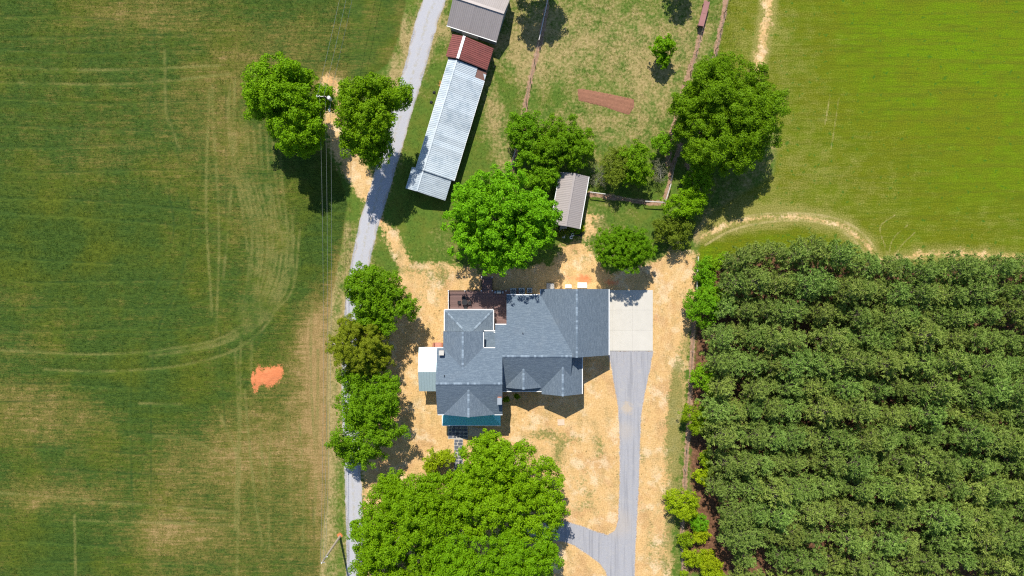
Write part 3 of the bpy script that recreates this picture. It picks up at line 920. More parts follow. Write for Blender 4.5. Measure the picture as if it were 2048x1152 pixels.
for yy in (-3.2, -7.6):                                          # garage doors face the pad
    m = MB(HB); m.box(15.2, yy - 1.5, .05, 15.32, yy + 1.5, 2.5); dd = m.build("garage_door", M_white, house)
    for k in range(4):
        MB(HB).box(15.3, yy - 1.42, .12 + k * .6, 15.345, yy + 1.42, .64 + k * .6).build("panel", M_white, dd)
m = MB(HB); m.box(-6.4, -19.58, .2, -5.4, -19.45, 2.3); fd = m.build("front_door", simple("door_paint", (.06, .08, .12), .5), house)
m = MB(HB); m.box(-5.55, -19.64, 1.15, -5.5, -19.56, 1.3); m.build("handle", M_grey, fd)
m = MB(HB); m.box(-2.0, -6.12, .3, -1.0, -6.04, 2.5); m.build("back_door", M_white, house)

# side porch with pale metal gable roof (west)
def seam_roof(p0, p1, p2, p3, mat, nseam, name="metal_roof"):
    """slab p0-p1 along eave, p3-p2 along ridge, with standing seams"""
    m = MB(HB); m.prism([p0, p1, p2, p3], (0, 0, -.07)); o = m.build(name, mat, house)
    s = MB(HB)
    for k in range(1, nseam):
        t = k / nseam
        a = Vector(p0).lerp(Vector(p1), t) + Vector((0, 0, .015)); c2 = Vector(p3).lerp(Vector(p2), t) + Vector((0, 0, .015))
        if (c2 - a).length > .15:
            s.beam(a, c2, .035, .05)
    s.build("standing_seam", mat, o)
    return o


seam_roof((-14.98, -9.65, 3.9), (-11.42, -9.65, 3.9), (-11.42, -13.36, 5.0), (-14.98, -13.36, 5.0), M_green, 8)
seam_roof((-14.98, -16.62, 3.85), (-11.42, -16.62, 3.85), (-11.42, -13.37, 5.0), (-14.98, -13.37, 5.0), M_green, 8)
gutter((-15.0, -9.6, 3.84), (-11.5, -9.6, 3.84), w=.14)
for x, y in ((-14.7, -9.95), (-14.7, -16.3), (-14.7, -13.3)):
    m = MB(HB); m.box(x - .07, y - .07, 0, x + .07, y + .07, 3.85 if y != -13.3 else 4.8); m.build("porch_post", M_white, house)
m = MB(HB); m.box(-14.9, -16.5, 0, -11.4, -9.8, .25); m.build("porch_floor", M_conc_old, house)
# front porch, teal hip roof
ex0, ex1, ey, ez, wy, wz = -11.27, -1.86, -22.25, 3.1, -19.55, 4.2
rr = 2.05
seam_roof((ex0, ey, ez), (ex1, ey, ez), (ex1 - rr, wy, wz), (ex0 + rr, wy, wz), M_teal, 20)
m = MB(HB); m.prism([(ex0, ey, ez), (ex0 + rr, wy, wz), (ex0, wy, ez)], (0, 0, -.07)); m.build("metal_roof", M_teal, house)
m = MB(HB); m.prism([(ex1, ey, ez), (ex1, wy, ez), (ex1 - rr, wy, wz)], (0, 0, -.07)); m.build("metal_roof", M_teal, house)
m = MB(HB); m.beam((ex0, ey, ez + .04), (ex0 + rr, wy, wz + .04), .14, .05); m.build("hip_cap", M_teal, house)
m = MB(HB); m.beam((ex1, ey, ez + .04), (ex1 - rr, wy, wz + .04), .14, .05); m.build("hip_cap", M_teal, house)
gutter((ex0, ey - .05, ez - .05), (ex1, ey - .05, ez - .05), w=.12)
gutter((ex0 - .04, ey, ez - .05), (ex0 - .04, wy, ez - .05), w=.12)
for x in (-11.0, -8.1, -5.1, -2.1):
    m = MB(HB); m.box(x - .08, -22.0, .2, x + .08, -21.84, 3.0); m.build("porch_post", M_white, house)
m = MB(HB); m.box(-11.1, -22.0, 0, -2.0, -19.5, .22); m.build("porch_floor", M_conc_old, house)
# chimneys and vents
m = MB(HB); m.box(-11.25, -10.35, 6.2, -10.62, -9.75, 7.95); ch = m.build("chimney", M_brick, house)
m = MB(HB); m.box(-11.32, -10.42, 7.95, -10.55, -9.68, 8.07); m.build("chimney_cap", M_conc, ch)
m = MB(HB); m.box(-2.22, -17.95, 0, -1.62, -16.85, 8.3); ch = m.build("chimney", M_brick, house)
m = MB(HB); m.box(-2.27, -18.0, 8.3, -1.57, -16.95, 8.45); m.build("chimney_cap", M_grey, ch)
for px, py, h in ((1045.5, 666, zn(-7.2)), (889, 751, zn(-13.5))):
    p = G(px, py, h)
    m = MB(HB); m.tube([(p[0], p[1], zn(p[1]) - .1), (p[0], p[1], zn(p[1]) + .45)], .075, 8); m.build("vent_pipe", M_dark, house)

# brick steps beside the side porch
a = G(866, 695); c2 = G(886, 685)
st_ = thing("brick_steps", ((a[0] + c2[0]) / 2, (a[1] + c2[1]) / 2, 0), "pinkish brick steps with dark cheek walls beside the white side porch", "steps")
M_pbrick = simple("pink_brick", (.50, .25, .19), .9, 0, .2, .25, 6)
for k in range(3):
    MB(st_.location).box(a[0] + .32, a[1] - .3 + k * 0, 0.0, c2[0] - .32, c2[1] - k * .36, .18 + k * .18).build("step", M_pbrick, st_)
for x in (a[0] + .15, c2[0] - .15):
    MB(st_.location).box(x - .15, a[1] - .3, 0, x + .15, c2[1] - .05, .72).build("cheek_wall", M_brick, st_)

# ------------------------------------------------------------------ deck with railing and stairs
DK = .75
d0 = G(897, 649, DK); d1 = G(1013, 580.5, DK)
dx0, dx1, dy1 = d0[0], d1[0] + .05, d1[1]
deck = thing("deck", (dx0, dy1, 0), "brown board deck with white post caps behind the house", "deck")
mb = MB(deck.location)
y = dy1
while y > -6.05:
    xr = dx1 if y > -1.5 - .1 else -.63
    xl = dx0 if y > -3.85 else -3.33
    if y > -1.5: xr = 1.2
    mb.box(xl, y - .135, DK - .04, xr, y, DK)
    y -= .145
o = mb.build("deck_boards", M_deck, deck); o["kind"] = "stuff"
mb = MB(deck.location)
for x in np.arange(dx0 + .1, dx1, 1.6):
    mb.box(x, -3.8, DK - .2, x + .06, dy1 - .02, DK - .045)
mb.box(dx0, dy1 - .05, DK - .25, dx1, dy1 - .01, DK - .042)
mb.build("joists", M_wood, deck)
rail_t = DK + .95


def rail_run(a, c2, mat, parent=deck, balus=True):
    a, c2 = Vector(a), Vector(c2)
    MB(parent.location).beam(a, c2, .09, .05).build("handrail", mat, parent)
    m = MB(parent.location)
    L = (c2 - a).length
    for k in range(1, int(L / .13)):
        p = a.lerp(c2, k * .13 / L)
        m.box(p.x - .012, p.y - .012, p.z - .85, p.x + .012, p.y + .012, p.z - .02)
    m.beam(a - Vector((0, 0, .85)), c2 - Vector((0, 0, .85)), .05, .05)
    m.build("balusters", M_dark, parent)


def deck_post(x, y, zt=None, parent=deck):
    zt = zt or rail_t + .08
    p = MB(parent.location).box(x - .06, y - .06, 0, x + .06, y + .06, zt).build("railing_post", M_dark, parent)
    MB(parent.location).box(x - .085, y - .085, zt, x + .085, y + .085, zt + .06).build("post_cap", M_white, p)


ry = dy1 - .08
for x in (dx0 + .06, G(930, 579, 1.7)[0], G(962.5, 578, 1.7)[0], G(984.5, 578, 1.7)[0], 1.0 if False else G(1012, 580, 1.7)[0]):
    deck_post(x, ry)
deck_post(dx0 + .06, G(897, 602, 1.7)[1])
deck_post(dx0 + .06, -3.75)
rail_run((dx0 + .06, ry, rail_t), (dx0 + .06, -3.7, rail_t), M_white)
rail_run((dx0 + .06, ry, rail_t), (G(962.5, 578, 1.7)[0], ry, rail_t), M_dark)
rail_run((G(984.5, 578, 1.7)[0], ry, rail_t), (G(1012, 580, 1.7)[0], ry, rail_t), M_dark)
# stairs going down to the north
sx0, sx1 = G(964, 560, .5)[0], G(984, 560, .5)[0]
ytop = G(962, 554, .9)[1]
for k in range(5):
    y2 = dy1 + .02 + k * (ytop - dy1) / 5; z = DK - .14 * (k + 1) + .02
    MB(deck.location).box(sx0, y2, z - .05, sx1, y2 + (ytop - dy1) / 5 - .02, z).build("stair_tread", M_deck, deck)
for x in (sx0 - .06, sx1 + .06):
    deck_post(x, ytop, 1.15)
    rail_run((x, ry, rail_t), (x, ytop, 1.08), M_dark)

# patio table and four chairs on the deck
tp = G(929.5, 604.5, DK + .6)
table = thing("patio_table", (tp[0], tp[1], DK), "small dark round metal table on the sunny side of the deck", "table")
m = MB(); n_ = 16
m.prism([(.5 * cos(2 * pi * k / n_), .5 * sin(2 * pi * k / n_), .70) for k in range(n_)], (0, 0, .03)); m.build("table_top", M_dark, table)
for k in range(4):
    t = pi / 4 + k * pi / 2
    MB().tube([(.08 * cos(t), .08 * sin(t), .69), (.36 * cos(t), .36 * sin(t), 0)], .02, 6).build("leg", M_dark, table)


def chair_parts(root):
    MB().box(-.24, -.24, .42, .24, .24, .45).build("seat", M_dark, root)
    m = MB()
    for k in range(6):
        m.box(-.22 + k * .085, .22, .45, -.205 + k * .085, .25, .9)
    m.box(-.25, .22, .88, .25, .255, .93); m.build("backrest", M_dark, root)
    for sx in (-1, 1):
        for sy in (-1, 1):
            MB().tube([(sx * .21, sy * .21, .42), (sx * .24, sy * .26, 0)], .018, 5).build("leg", M_dark, root)
        MB().tube([(sx * .26, .24, .66), (sx * .26, -.2, .66), (sx * .25, -.22, .43)], .018, 5).build("armrest", M_dark, root)


def copy_tree(o, parent=None):
    c_ = o.copy(); COL.objects.link(c_)
    if parent is not None: c_.parent = parent
    for q in o.children:
        copy_tree(q, c_)
    return c_


ch0 = None
for px, py, rz, lb in ((927.5, 596, 0, "north near the railing"), (939, 606, -pi / 2, "east near the shade"), (931, 616, pi, "south near the house"), (918.5, 605, pi / 2, "west near the rail")):
    p = G(px, py, DK + .5)
    if ch0 is None:
        ch0 = thing("patio_chair", (p[0], p[1], DK), "", "chair", "chairs around the deck table", rz); chair_parts(ch0); cc = ch0
    else:
        cc = copy_tree(ch0); cc.location = (p[0], p[1], DK); cc.rotation_euler = (0, 0, rz)
    cc["label"] = "dark metal chair at the deck table, on its " + lb

# grill and small things in the shade by the deck rail
p = G(998, 584, 1.2)
gr = thing("grill", (p[0], p[1], DK), "dark covered grill standing in the shade at the deck rail", "grill")
MB().box(-.5, -.25, .25, .5, .25, .85).build("cart", M_dark, gr, .02)
m = MB(); m.prism([(-.35, -.27, .85), (.35, -.27, .85), (.35, -.2, 1.1), (.35, .12, 1.16), (.35, .27, .85), (-.35, .27, .85)], (0, 0, .0)) if False else None
m = MB(); m.prism([(-.36, -.27, .85), (-.36, .27, .85), (-.36, .2, 1.08), (-.36, -.05, 1.18), (-.36, -.22, 1.05)], (.72, 0, 0)); m.build("lid", M_grey, gr)
for sx in (-1, 1):
    MB().box(sx * .62 - .12, -.22, .8, sx * .62 + .12, .22, .84).build("side_shelf", M_grey, gr)
    for sy in (-1, 1):
        MB().tube([(sx * .42, sy * .2 - .03, .08), (sx * .42, sy * .2 + .03, .08)], .08, 8).build("wheel", M_dark, gr)

# ------------------------------------------------------------------ air conditioners and cabinets on the north side
acs = []
for i, (px, py, lb) in enumerate(((1026.5, 582.5, "westernmost of three by the house wall, next to the deck"), (1043.3, 582, "brightly rimmed, middle of three by the house wall"), (1059.5, 581, "smallest, easternmost of three by the house wall"))):
    p = G(px, py, .9)
    if not acs:
        r0 = thing("air_conditioner", (p[0], p[1], 0), "", "air conditioner", "air conditioners along the rear wall")
        MB().box(-.55, -.55, 0, .55, .55, .09).build("pad", M_conc_old, r0)
        MB().box(-.46, -.46, .09, .46, .46, .82).build("casing", M_acm, r0, .06)
        m = MB()
        for k in range(24):
            t0, t1 = 2 * pi * k / 24, 2 * pi * (k + 1) / 24
            m.prism([(.39 * cos(t0), .39 * sin(t0), .825), (.39 * cos(t1), .39 * sin(t1), .825), (.02 * cos(t1), .02 * sin(t1), .825), (.02 * cos(t0), .02 * sin(t0), .825)], (0, 0, .02))
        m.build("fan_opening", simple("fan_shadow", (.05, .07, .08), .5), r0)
        m = MB()
        for r_k in (.12, .2, .28, .36):
            m.tube([(r_k * cos(2 * pi * k / 20), r_k * sin(2 * pi * k / 20), .865) for k in range(21)], .008, 4)
        m.build("fan_guard", M_grey, r0)
        m = MB()
        for k in range(4):
            t = k * pi / 2
            m.prism([(.06 * cos(t), .06 * sin(t), .852), (.3 * cos(t - .25), .3 * sin(t - .25), .852), (.3 * cos(t + .25), .3 * sin(t + .25), .852)], (0, 0, .008))
        m.build("fan_blades", M_grey, r0)
        acs.append(r0); o = r0
    else:
        o = copy_tree(r0); o.location = (p[0], p[1], 0); acs.append(o)
    if i == 2: o.scale = (.86, .86, .9)
    o["label"] = "square air conditioner, " + lb


def cabinet(name, px0, py0, px1, py1, h, mat, label, cat, lid=None):
    a = G(px0, py1, h); c2 = G(px1, py0, h)
    r = thing(name, ((a[0] + c2[0]) / 2, (a[1] + c2[1]) / 2, 0), label, cat)
    w, d = c2[0] - a[0], c2[1] - a[1]
    MB().box(-w / 2 + .04, -d / 2 + .04, 0, w / 2 - .04, d / 2 - .04, h - .07).build("body", lid or mat, r)
    MB().box(-w / 2, -d / 2, h - .07, w / 2, d / 2, h).build("lid", mat, r, .02)
    return r


cabinet("utility_cabinet", 1130.5, 569, 1143, 576.2, .8, M_white, "small white box against the rear wall of the garage", "box")
cabinet("utility_cabinet", 1155.2, 565, 1174, 576, 1.1, M_white, "larger white box against the rear wall of the garage", "box")
cabinet("crawl_hatch", 1093, 566.5, 1108.5, 578, .35, M_conc_old, "flat grey hatch beside the rear house corner", "hatch")
a = G(1107, 577); tag(MB((a[0], a[1], 0)).tube([(a[0], a[1], 0), (a[0], a[1], .9)], .1, 8).build("pipe", M_white), "short white pipe standing by the grey hatch", "pipe")

# ------------------------------------------------------------------ stone patio and path
path = link("stone_path", None); tag(path, kind='structure')
a = G(896, 878); c2 = G(936, 840)
MB().box(a[0], a[1], -.05, c2[0], -22.05, .03).build("mortar_bed", M_grout, path)
a2 = G(908, 940); b2 = G(926, 878)
MB().box(a2[0], a2[1], -.05, b2[0], a[1] - .004, .028).build("mortar_bed", M_grout, path)


def stone(x0, y0, x1, y1):
    j = lambda: rng.normal(0, .035)
    m = MB(); c_ = .07
    pts = [(x0 + j() + c_, y0 + j()), (x1 - c_ + j(), y0 + j()), (x1 + j(), y0 + c_ + j()), (x1 + j(), y1 - c_ + j()), (x1 - c_ + j(), y1 + j()), (x0 + c_ + j(), y1 + j()), (x0 + j(), y1 - c_ + j()), (x0 + j(), y0 + c_ + j())]
    z = .055 + .012 * rng.random()
    m.prism([(p[0], p[1], .01) for p in pts][::-1], (0, 0, z)).build("stone", M_stone, path)


def lay(x0, x1, y0, y1, cols):
    y = y1
    while y > y0 + .25:
        hgt = rng.uniform(.45, .75); yb = max(y0 + .05, y - hgt)
        cuts = [x0] + [x0 + (x1 - x0) * (k + rng.uniform(-.22, .22)) / cols for k in range(1, cols)] + [x1]
        for k in range(cols):
            stone(cuts[k] + .05, yb + .05, cuts[k + 1] - .05, y - .05 + rng.uniform(-.05, .0))
        y = yb


lay(a[0] + .05, c2[0] - .05, a[1] + .05, -22.1, 5)
lay(a2[0] + .03, b2[0] - .03, a2[1], a[1] - .02, 2)
p = G(952.5, 864); m = MB((p[0], p[1], 0)); m.obox((p[0], p[1], .015), (2.5, 1.45, .05), -.12)
tag(m.build("ground_board", M_tan), "tan rectangular board lying in the porch shadow beside the stone patio", "board")
p = G(1122, 844.5); m = MB((p[0], p[1], 0)); m.obox((p[0], p[1], .012), (1.15, 1.0, .04), .04)
tag(m.build("paving_slab", simple("pale_slab", (.62, .47, .34), .9)), "pale square slab in the straw below the eastern front gable's shadow", "slab")

# ------------------------------------------------------------------ metal-clad outbuildings
PANEL = {}
def panel_mesh(L, w=.9, ribs=3, hgt=.055):
    k = (round(L, 2), round(w, 3), ribs, hgt)
    if k in PANEL: return PANEL[k]
    prof = [(0, 0)]
    for i in range(ribs):
        c_ = w * (i + .5) / ribs; q = w / ribs
        prof += [(c_ - q * .3, 0), (c_ - q * .14, hgt), (c_ + q * .14, hgt), (c_ + q * .3, 0)]
    prof.append((w + .02, 0.004))
    n = len(prof); vs = [(0, p[0], p[1]) for p in prof] + [(L, p[0], p[1]) for p in prof]
    fs_ = [(i, i + n, i + n + 1, i + 1) for i in range(n - 1)]
    me = bpy.data.meshes.new("roof_panel"); me.from_pydata(vs, [], fs_); me.update()
    PANEL[k] = me
    return me


def slope_panels(root, ridge_pt, along, length, run, drop, direction, mat, skip=(), w=.9, hgt=.055):
    """lay panels: ridge_pt local start, along = unit 2d dir of ridge, direction = downhill rz; returns list"""
    L = sqrt(run * run + drop * drop); th = math.atan2(drop, run); n = max(1, round(length / w)); ww = length / n
    me = panel_mesh(L, ww, 3, hgt)
    key = (me.name, mat.name)
    if key not in PANEL:
        m2 = me.copy(); m2.materials.append(mat); PANEL[key] = m2
    me = PANEL[key]
    q = Matrix.Rotation(direction, 4, 'Z') @ Vector((0, 1, 0))
    flip = (q.x * along[0] + q.y * along[1]) < 0
    for i in range(n):
        if i in skip: continue
        s = (i + 1) * ww if flip else i * ww
        o = link("roof_panel", me, root)
        o.location = (ridge_pt[0] + along[0] * s, ridge_pt[1] + along[1] * s, ridge_pt[2] + rng.normal(0, .004))
        o.rotation_euler = (0, th + rng.normal(0, .0012), direction)


# barn complex frame: local x = east, y = north, origin at the ridge's north end
BO = (-8.9, 36.76, 0); BR = -0.2924
white_barn = thing("long_barn", BO, "long low barn with a pale galvanised metal roof beside the road", "barn", None, BR)
slope_panels(white_barn, (0, 0, 3.72), (0, -1), 18.6, 1.40, .6, pi, M_galv)
slope_panels(white_barn, (0, -1.55, 3.72), (0, -1), 17.05, 5.05, 1.5, 0, M_galv)
slope_panels(white_barn, (0, 0, 3.72), (0, -1), 1.55, 3.45, 1.025, 0, M_galv)
MB().prism([(3.45, -.1, 2.62), (5.0, -.1, 2.16), (5.0, -1.55, 2.16), (3.45, -1.55, 2.62)], (0, 0, -.05)).build("bare_boards", M_brown, white_barn)
MB().prism([(4.55, -.5, 2.36), (5.05, -.5, 2.21), (5.05, -1.4, 2.21)], (0, 0, .04)).build("loose_sheet", M_galv, white_barn)
MB().prism([(-1.36, 0, 3.02), (0, 0, 3.6), (5.0, 0, 2.1), (4.7, 0, 0), (-1.1, 0, 0), (-1.1, 0, 3.0)], (0, -18.5, 0)).build("wall", M_barnwood, white_barn)
MB().beam((0, 0, 3.77), (0, -18.6, 3.77), .24, .04).build("ridge_cap", M_galv, white_barn)
MB().beam((-1.42, 0, 3.10), (-1.42, -18.6, 3.10), .06, .12).build("eave_trim", M_white, white_barn)
MB().beam((5.07, -1.55, 2.2), (5.07, -18.6, 2.2), .06, .1).build("eave_trim", M_white, white_barn)
# lean-to addition at the south end
add_ = thing("barn_addition", (BO[0] + .957 * 0 - .288 * 18.5 * 1.0, BO[1] - .957 * 18.5, 0), "lower weathered metal-roofed section at the south end of the long barn", "shed", None, BR)
slope_panels(add_, (-.1, 0, 3.42), (0, -1), 3.56, 2.0, .5, pi, M_galv_old)
slope_panels(add_, (-.1, 0, 3.42), (0, -1), 3.56, 2.35, .70, 0, M_galv_old)
slope_panels(add_, (2.2, 0, 2.76), (0, -1), 3.56, 2.35, .70, 0, M_galv_old)
MB().beam((-.1, 0, 3.47), (-.1, -3.56, 3.47), .22, .04).build("ridge_cap", M_galv, add_)
MB().prism([(-1.7, -.1, 0), (-1.7, -.1, 2.9), (-.1, -.1, 3.36), (4.2, -.1, 2.05), (4.2, -.1, 0)], (0, -3.3, 0)).build("wall", M_barnwood, add_)
MB().beam((-.1, -3.58, 3.4), (4.5, -3.58, 2.05), .05, .14).build("rake_trim", M_galv, add_)
MB().beam((-2.1, -3.58, 2.92), (-.1, -3.58, 3.4), .05, .14).build("rake_trim", M_galv, add_)
MB().box(.6, -3.46, 0, 2.0, -3.41, 2.2).build("door", M_wood, add_)
# red section
redb = thing("red_barn", (BO[0] + .288 * .15, BO[1] + .957 * .15, 0), "short barn section with a rusty red metal roof between white barn and taupe shed", "barn", None, BR)
slope_panels(redb, (.15, 3.7, 4.2), (0, -1), 3.7, 2.07, .7, pi, M_rust)
slope_panels(redb, (.15, 3.7, 4.2), (0, -1), 3.7, 4.85, 1.6, 0, M_rust)
MB().beam((.15, 3.72, 4.25), (.15, -.02, 4.25), .42, .05).build("ridge_cap", M_white, redb)
MB().prism([(-1.7, .05, 0), (-1.7, .05, 3.5), (.15, .05, 4.1), (4.8, .05, 2.6), (4.8, .05, 0)], (0, 3.5, 0)).build("wall", M_barnwood, redb)
# gooseneck lamps on the west wall
for yy, lb in ((-6.1, "northern"), (-7.75, "southern")):
    lp = thing("barn_lamp", (BO[0] + .957 * -1.1 + .288 * yy, BO[1] - .288 * -1.1 + .957 * yy, 2.0), lb + " of two black gooseneck lamps on the long barn's road side", "lamp", "gooseneck lamps on the long barn", BR)
    MB().tube([(0, 0, .0), (-.5, .02, .05), (-.8, .05, .35), (-1.0, .2, .45), (-1.15, .35, .35)], .035, 6).build("arm", M_dark, lp)
    m = MB(); m.tube([(-1.15, .35, .38), (-1.17, .37, .25), (-1.18, .38, .1)], [.06, .2, .28], 10); m.build("lamp_shade", M_dark, lp)
    MB().tube([(0, 0, 0), (-.05, 0, 0)], .12, 8).build("wall_plate", M_dark, lp)

# taupe shed
SO = (-10.63, 42.71, 0); SR = -0.3142
shed = thing("metal_shed", SO, "large shed with a taupe ribbed metal roof at the top of the yard", "shed", None, SR)
slope_panels(shed, (0, 4.1, 4.65), (1, 0), 8.5, 4.1, 2.05, -pi / 2, M_taupe, hgt=.016)
slope_panels(shed, (0, 4.1, 4.65), (1, 0), 8.5, 4.1, 2.05, pi / 2, M_taupe, hgt=.016)
MB().beam((-.05, 4.1, 4.71), (8.55, 4.1, 4.71), .42, .05).build("ridge_cap", M_taupe, shed)
MB().beam((-.03, -.03, 2.57), (8.53, -.03, 2.57), .10, .12).build("gutter", M_white, shed)
MB().beam((8.52, 0, 2.58), (8.52, 4.1, 4.62), .05, .14).build("rake_trim", M_taupe, shed)
MB().beam((8.52, 8.2, 2.58), (8.52, 4.1, 4.62), .05, .14).build("rake_trim", M_taupe, shed)
M_steel = simple("blue_grey_steel_wall", (.30, .34, .38), .55, .2, .3, .08, 2)
MB().prism([(.35, .35, 0), (.35, .35, 2.65), (.35, 4.1, 4.5), (.35, 7.85, 2.65), (.35, 7.85, 0)], (7.85, 0, 0)).build("wall", M_steel, shed)
MB().box(2.4, .28, 0, 5.2, .34, 2.3).build("door", M_white, shed)

# small shed with ramp
TO = (8.64, 9.99, 0); TR = -0.1729
tool = thing("garden_shed", TO, "small shed with a grey-taupe ribbed roof and a ramp beside the round maple", "shed", None, TR)
slope_panels(tool, (0, 0, 3.8), (0, 1), 8.62, 2.40, .9, 0, M_taupe, hgt=.016)
slope_panels(tool, (0, 0, 3.8), (0, 1), 8.62, 2.40, .9, pi, M_taupe, hgt=.016)
MB().beam((0, -.02, 3.86), (0, 8.64, 3.86), .36, .05).build("ridge_cap", M_taupe, tool)
for sx in (-1, 1):
    MB().beam((sx * 2.44, 0, 2.87), (sx * 2.44, 8.62, 2.87), .10, .12).build("gutter", M_white, tool)
MB().prism([(-2.1, .3, .1), (2.1, .3, .1), (2.1, .3, 2.85), (0, .3, 3.66), (-2.1, .3, 2.85)], (0, 8.0, 0)).build("wall", simple("shed_siding", (.45, .42, .38), .7, 0, .3, .1, 2), tool)
MB().box(-.05 - .5, .24, .3, .5, .29, 2.3).build("door", M_white, tool)
m = MB(); m.prism([(-.1 - .55, .2, .32), (.45, .2, .32), (.45, -1.65, .05), (-.65, -1.65, .05)], (0, 0, -.06)); m.build("ramp", M_rail, tool)
for k in range(3):
    MB().box(-2.1 + k * 1.95, .4, 0, -1.8 + k * 1.95, 8.1, .12).build("skid", M_wood, tool)
# tyres used as planters beside the ramp
for px, py, lb in ((1145.6, 469, "by the ramp's foot, nearer the shed"), (1142.4, 474.8, "farther out in front of the ramp")):
    p = G(px, py, .1)
    m = MB((p[0], p[1], 0)); m.tube([(p[0] + .2 * cos(2 * pi * k / 14), p[1] + .2 * sin(2 * pi * k / 14), .1) for k in range(15)], .085, 7, False)
    r = m.build("white_ring", M_white); tag(r, "small white ring planter " + lb, "planter", "white rings near the shed ramp")
# raised bed front border
a = G(1148, 470); c2 = G(1163, 472)
m = MB((a[0], a[1], 0)); m.beam((a[0], a[1], .1), (c2[0], c2[1] , .1), .12, .2); m.beam((c2[0], c2[1], .1), (c2[0] + .15, c2[1] + 1.0, .1), .12, .2)
tag(m.build("bed_border", M_dark), "dark low border of the planted bed in front of the small shed", "border")

# long low feeder with maroon roof in the fence line
a = Vector(G(1414.5, 3, 1.3)); c2 = Vector(G(1401.5, 52, 1.3)); d = (a - c2); L = d.length
fd_ = thing("feeder", (c2.x, c2.y, 0), "long narrow maroon-roofed feeder in the back fence line", "feeder", None, atan2(d.y, d.x) - pi / 2)
me0 = L / 2
for k in range(2):
    MB().prism([(-.45, k * me0 + .01, 1.25), (.45, k * me0 + .01, 1.38), (.45, (k + 1) * me0 - .01, 1.38), (-.45, (k + 1) * me0 - .01, 1.25)], (0, 0, .04)).build("roof_panel", M_maroon, fd_)
MB().prism([(.36, .2, .4), (.4, .2, 1.34), (.36, .2, 1.34)], (0, L - .4, 0)).build("back_board", M_post, fd_)
MB().prism([(-.35, .15, .4), (.35, .15, .4), (.35, .15, .7), (-.35, .15, .7)], (0, L - .3, 0)).build("trough", M_post, fd_)
for x in (-.38, .38):
    for y in (.25, L - .25):
        MB().box(x - .05, y - .05, 0, x + .05, y + .05, 1.26).build("leg", M_post, fd_)

# raised red soil bed in the north lawn
poly = [(1155.5, 178.6), (1163, 178), (1213, 187.5), (1267, 199), (1268, 212), (1258, 229), (1240, 224), (1206, 212), (1158, 200.5)]
wp = np.array(W2(poly))
bed = thing("garden_bed", (*wp.mean(0), 0), "bare rectangular bed of reddish tilled soil in the north lawn", "garden bed")
N_ = 70
bx = np.linspace(wp[:, 0].min(), wp[:, 0].max(), N_); by = np.linspace(wp[:, 1].min(), wp[:, 1].max(), 36)
BX, BY = np.meshgrid(bx, by); sdv = sdf_poly(BX, BY, wp)
u_ = (BX * .976 + BY * -.217); v_ = (BX * .217 + BY * .976)
BZ = np.where(sdv > -.12, .02 + .05 * np.clip(sdv / .5, 0, 1) + .012 * np.sin(v_ * 9) * np.clip(sdv, 0, .5) * 2 + .05 * (vnoise(BX * 3, BY * 3) - .5), -.15)
ii = np.arange(BX.size).reshape(BX.shape)
BQ = np.stack([ii[:-1, :-1].ravel(), ii[:-1, 1:].ravel(), ii[1:, 1:].ravel(), ii[1:, :-1].ravel()], 1)
cen = wp.mean(0)
bm_ = fast_mesh("soil", np.stack([BX.ravel() - cen[0], BY.ravel() - cen[1], BZ.ravel()], 1), BQ, True)
link("soil", bm_, bed, None, M_red)

# pale stone with a stub pipe beside the road
p = G(668, 688); mk = thing("marker_stone", (p[0], p[1], 0), "pale flat stone with a dark stub pipe at the field edge by the cedar", "stone")
MB().prism([(-.4, .45, -.02), (.05, .5, -.02), (.2, .1, -.02), (.5, -.45, -.02), (.1, -.55, -.02), (-.3, -.4, -.02)], (0, 0, .14)).build("stone", simple("pale_stone", (.66, .56, .44), .9), mk)
MB().tube([(.05, -.2, .1), (.05, -.2, .5)], .14, 8).build("stub_pipe", simple("brown_pipe", (.16, .11, .09), .8), mk)

# ------------------------------------------------------------------ fences
def fence(name, label, pts, ph, post_mat, rails, r=.06, wire=True, rail_mat=None):
    """pts = ground pixels of the posts; rails = list of (i, j, height)"""
    w = [Vector(G(x, y)) for x, y in pts]
    f = thing(name, tuple(w[0]), label, "fence")
    for k, q in enumerate(w):
        hh = ph * (1 + rng.normal(0, .04)); dx, dy = rng.normal(0, .03, 2)
        MB(w[0]).tube([q - Vector((0, 0, .05)), q + Vector((dx, dy, hh))], [r, r * .9], 7).build("post", post_mat, f)
    for i, j, hgt in rails:
        MB(w[0]).beam(w[i] + Vector((0, 0, hgt)), w[j] + Vector((0, 0, hgt)), .12, .13).build("rail", rail_mat or M_rail, f)
    if wire:
        m = MB(w[0])
        for k in range(len(w) - 1):
            for z in np.linspace(.3, ph * .95, 5):
                m.tube([w[k] + Vector((0, 0, z)), w[k + 1] + Vector((0, 0, z))], .006, 3, False)
        m.build("wire", M_wire, f)
    return f


fence("wire_fence", "wire fence on dark posts along bare soil, between barn yard and north lawn", [(1097, -3), (1088, 42), (1077, 87.5), (1069, 125), (1060.5, 162), (1052, 203), (1043, 250), (1032, 300), (1022, 338), (1012, 368)], 1.75, M_post, [(0, 2, 1.6), (7, 9, 1.3)])
fence("wire_fence", "back wire fence with short rusty posts carrying the maroon feeder", [(1419, -20), (1416, 4), (1403, 60), (1399.5, 69), (1392, 105), (1380, 145)], 1.4, M_post, [])
fence("wire_fence", "short-post wire fence along the meadow's western edge", [(1458, -12), (1447.9, 27), (1439.8, 63.5), (1431, 100), (1424, 140), (1414, 180)], 1.42, M_post, [])
fence("rail_fence", "wooden fence with grey top rails running from the small shed", [(1178, 386.5), (1208.5, 390.5), (1248.5, 398), (1286.5, 404.5), (1326.5, 407), (1338, 370), (1348, 326), (1362, 290)], 1.55, M_post, [(0, 1, 1.48), (3, 4, 1.48), (4, 5, 1.48)])
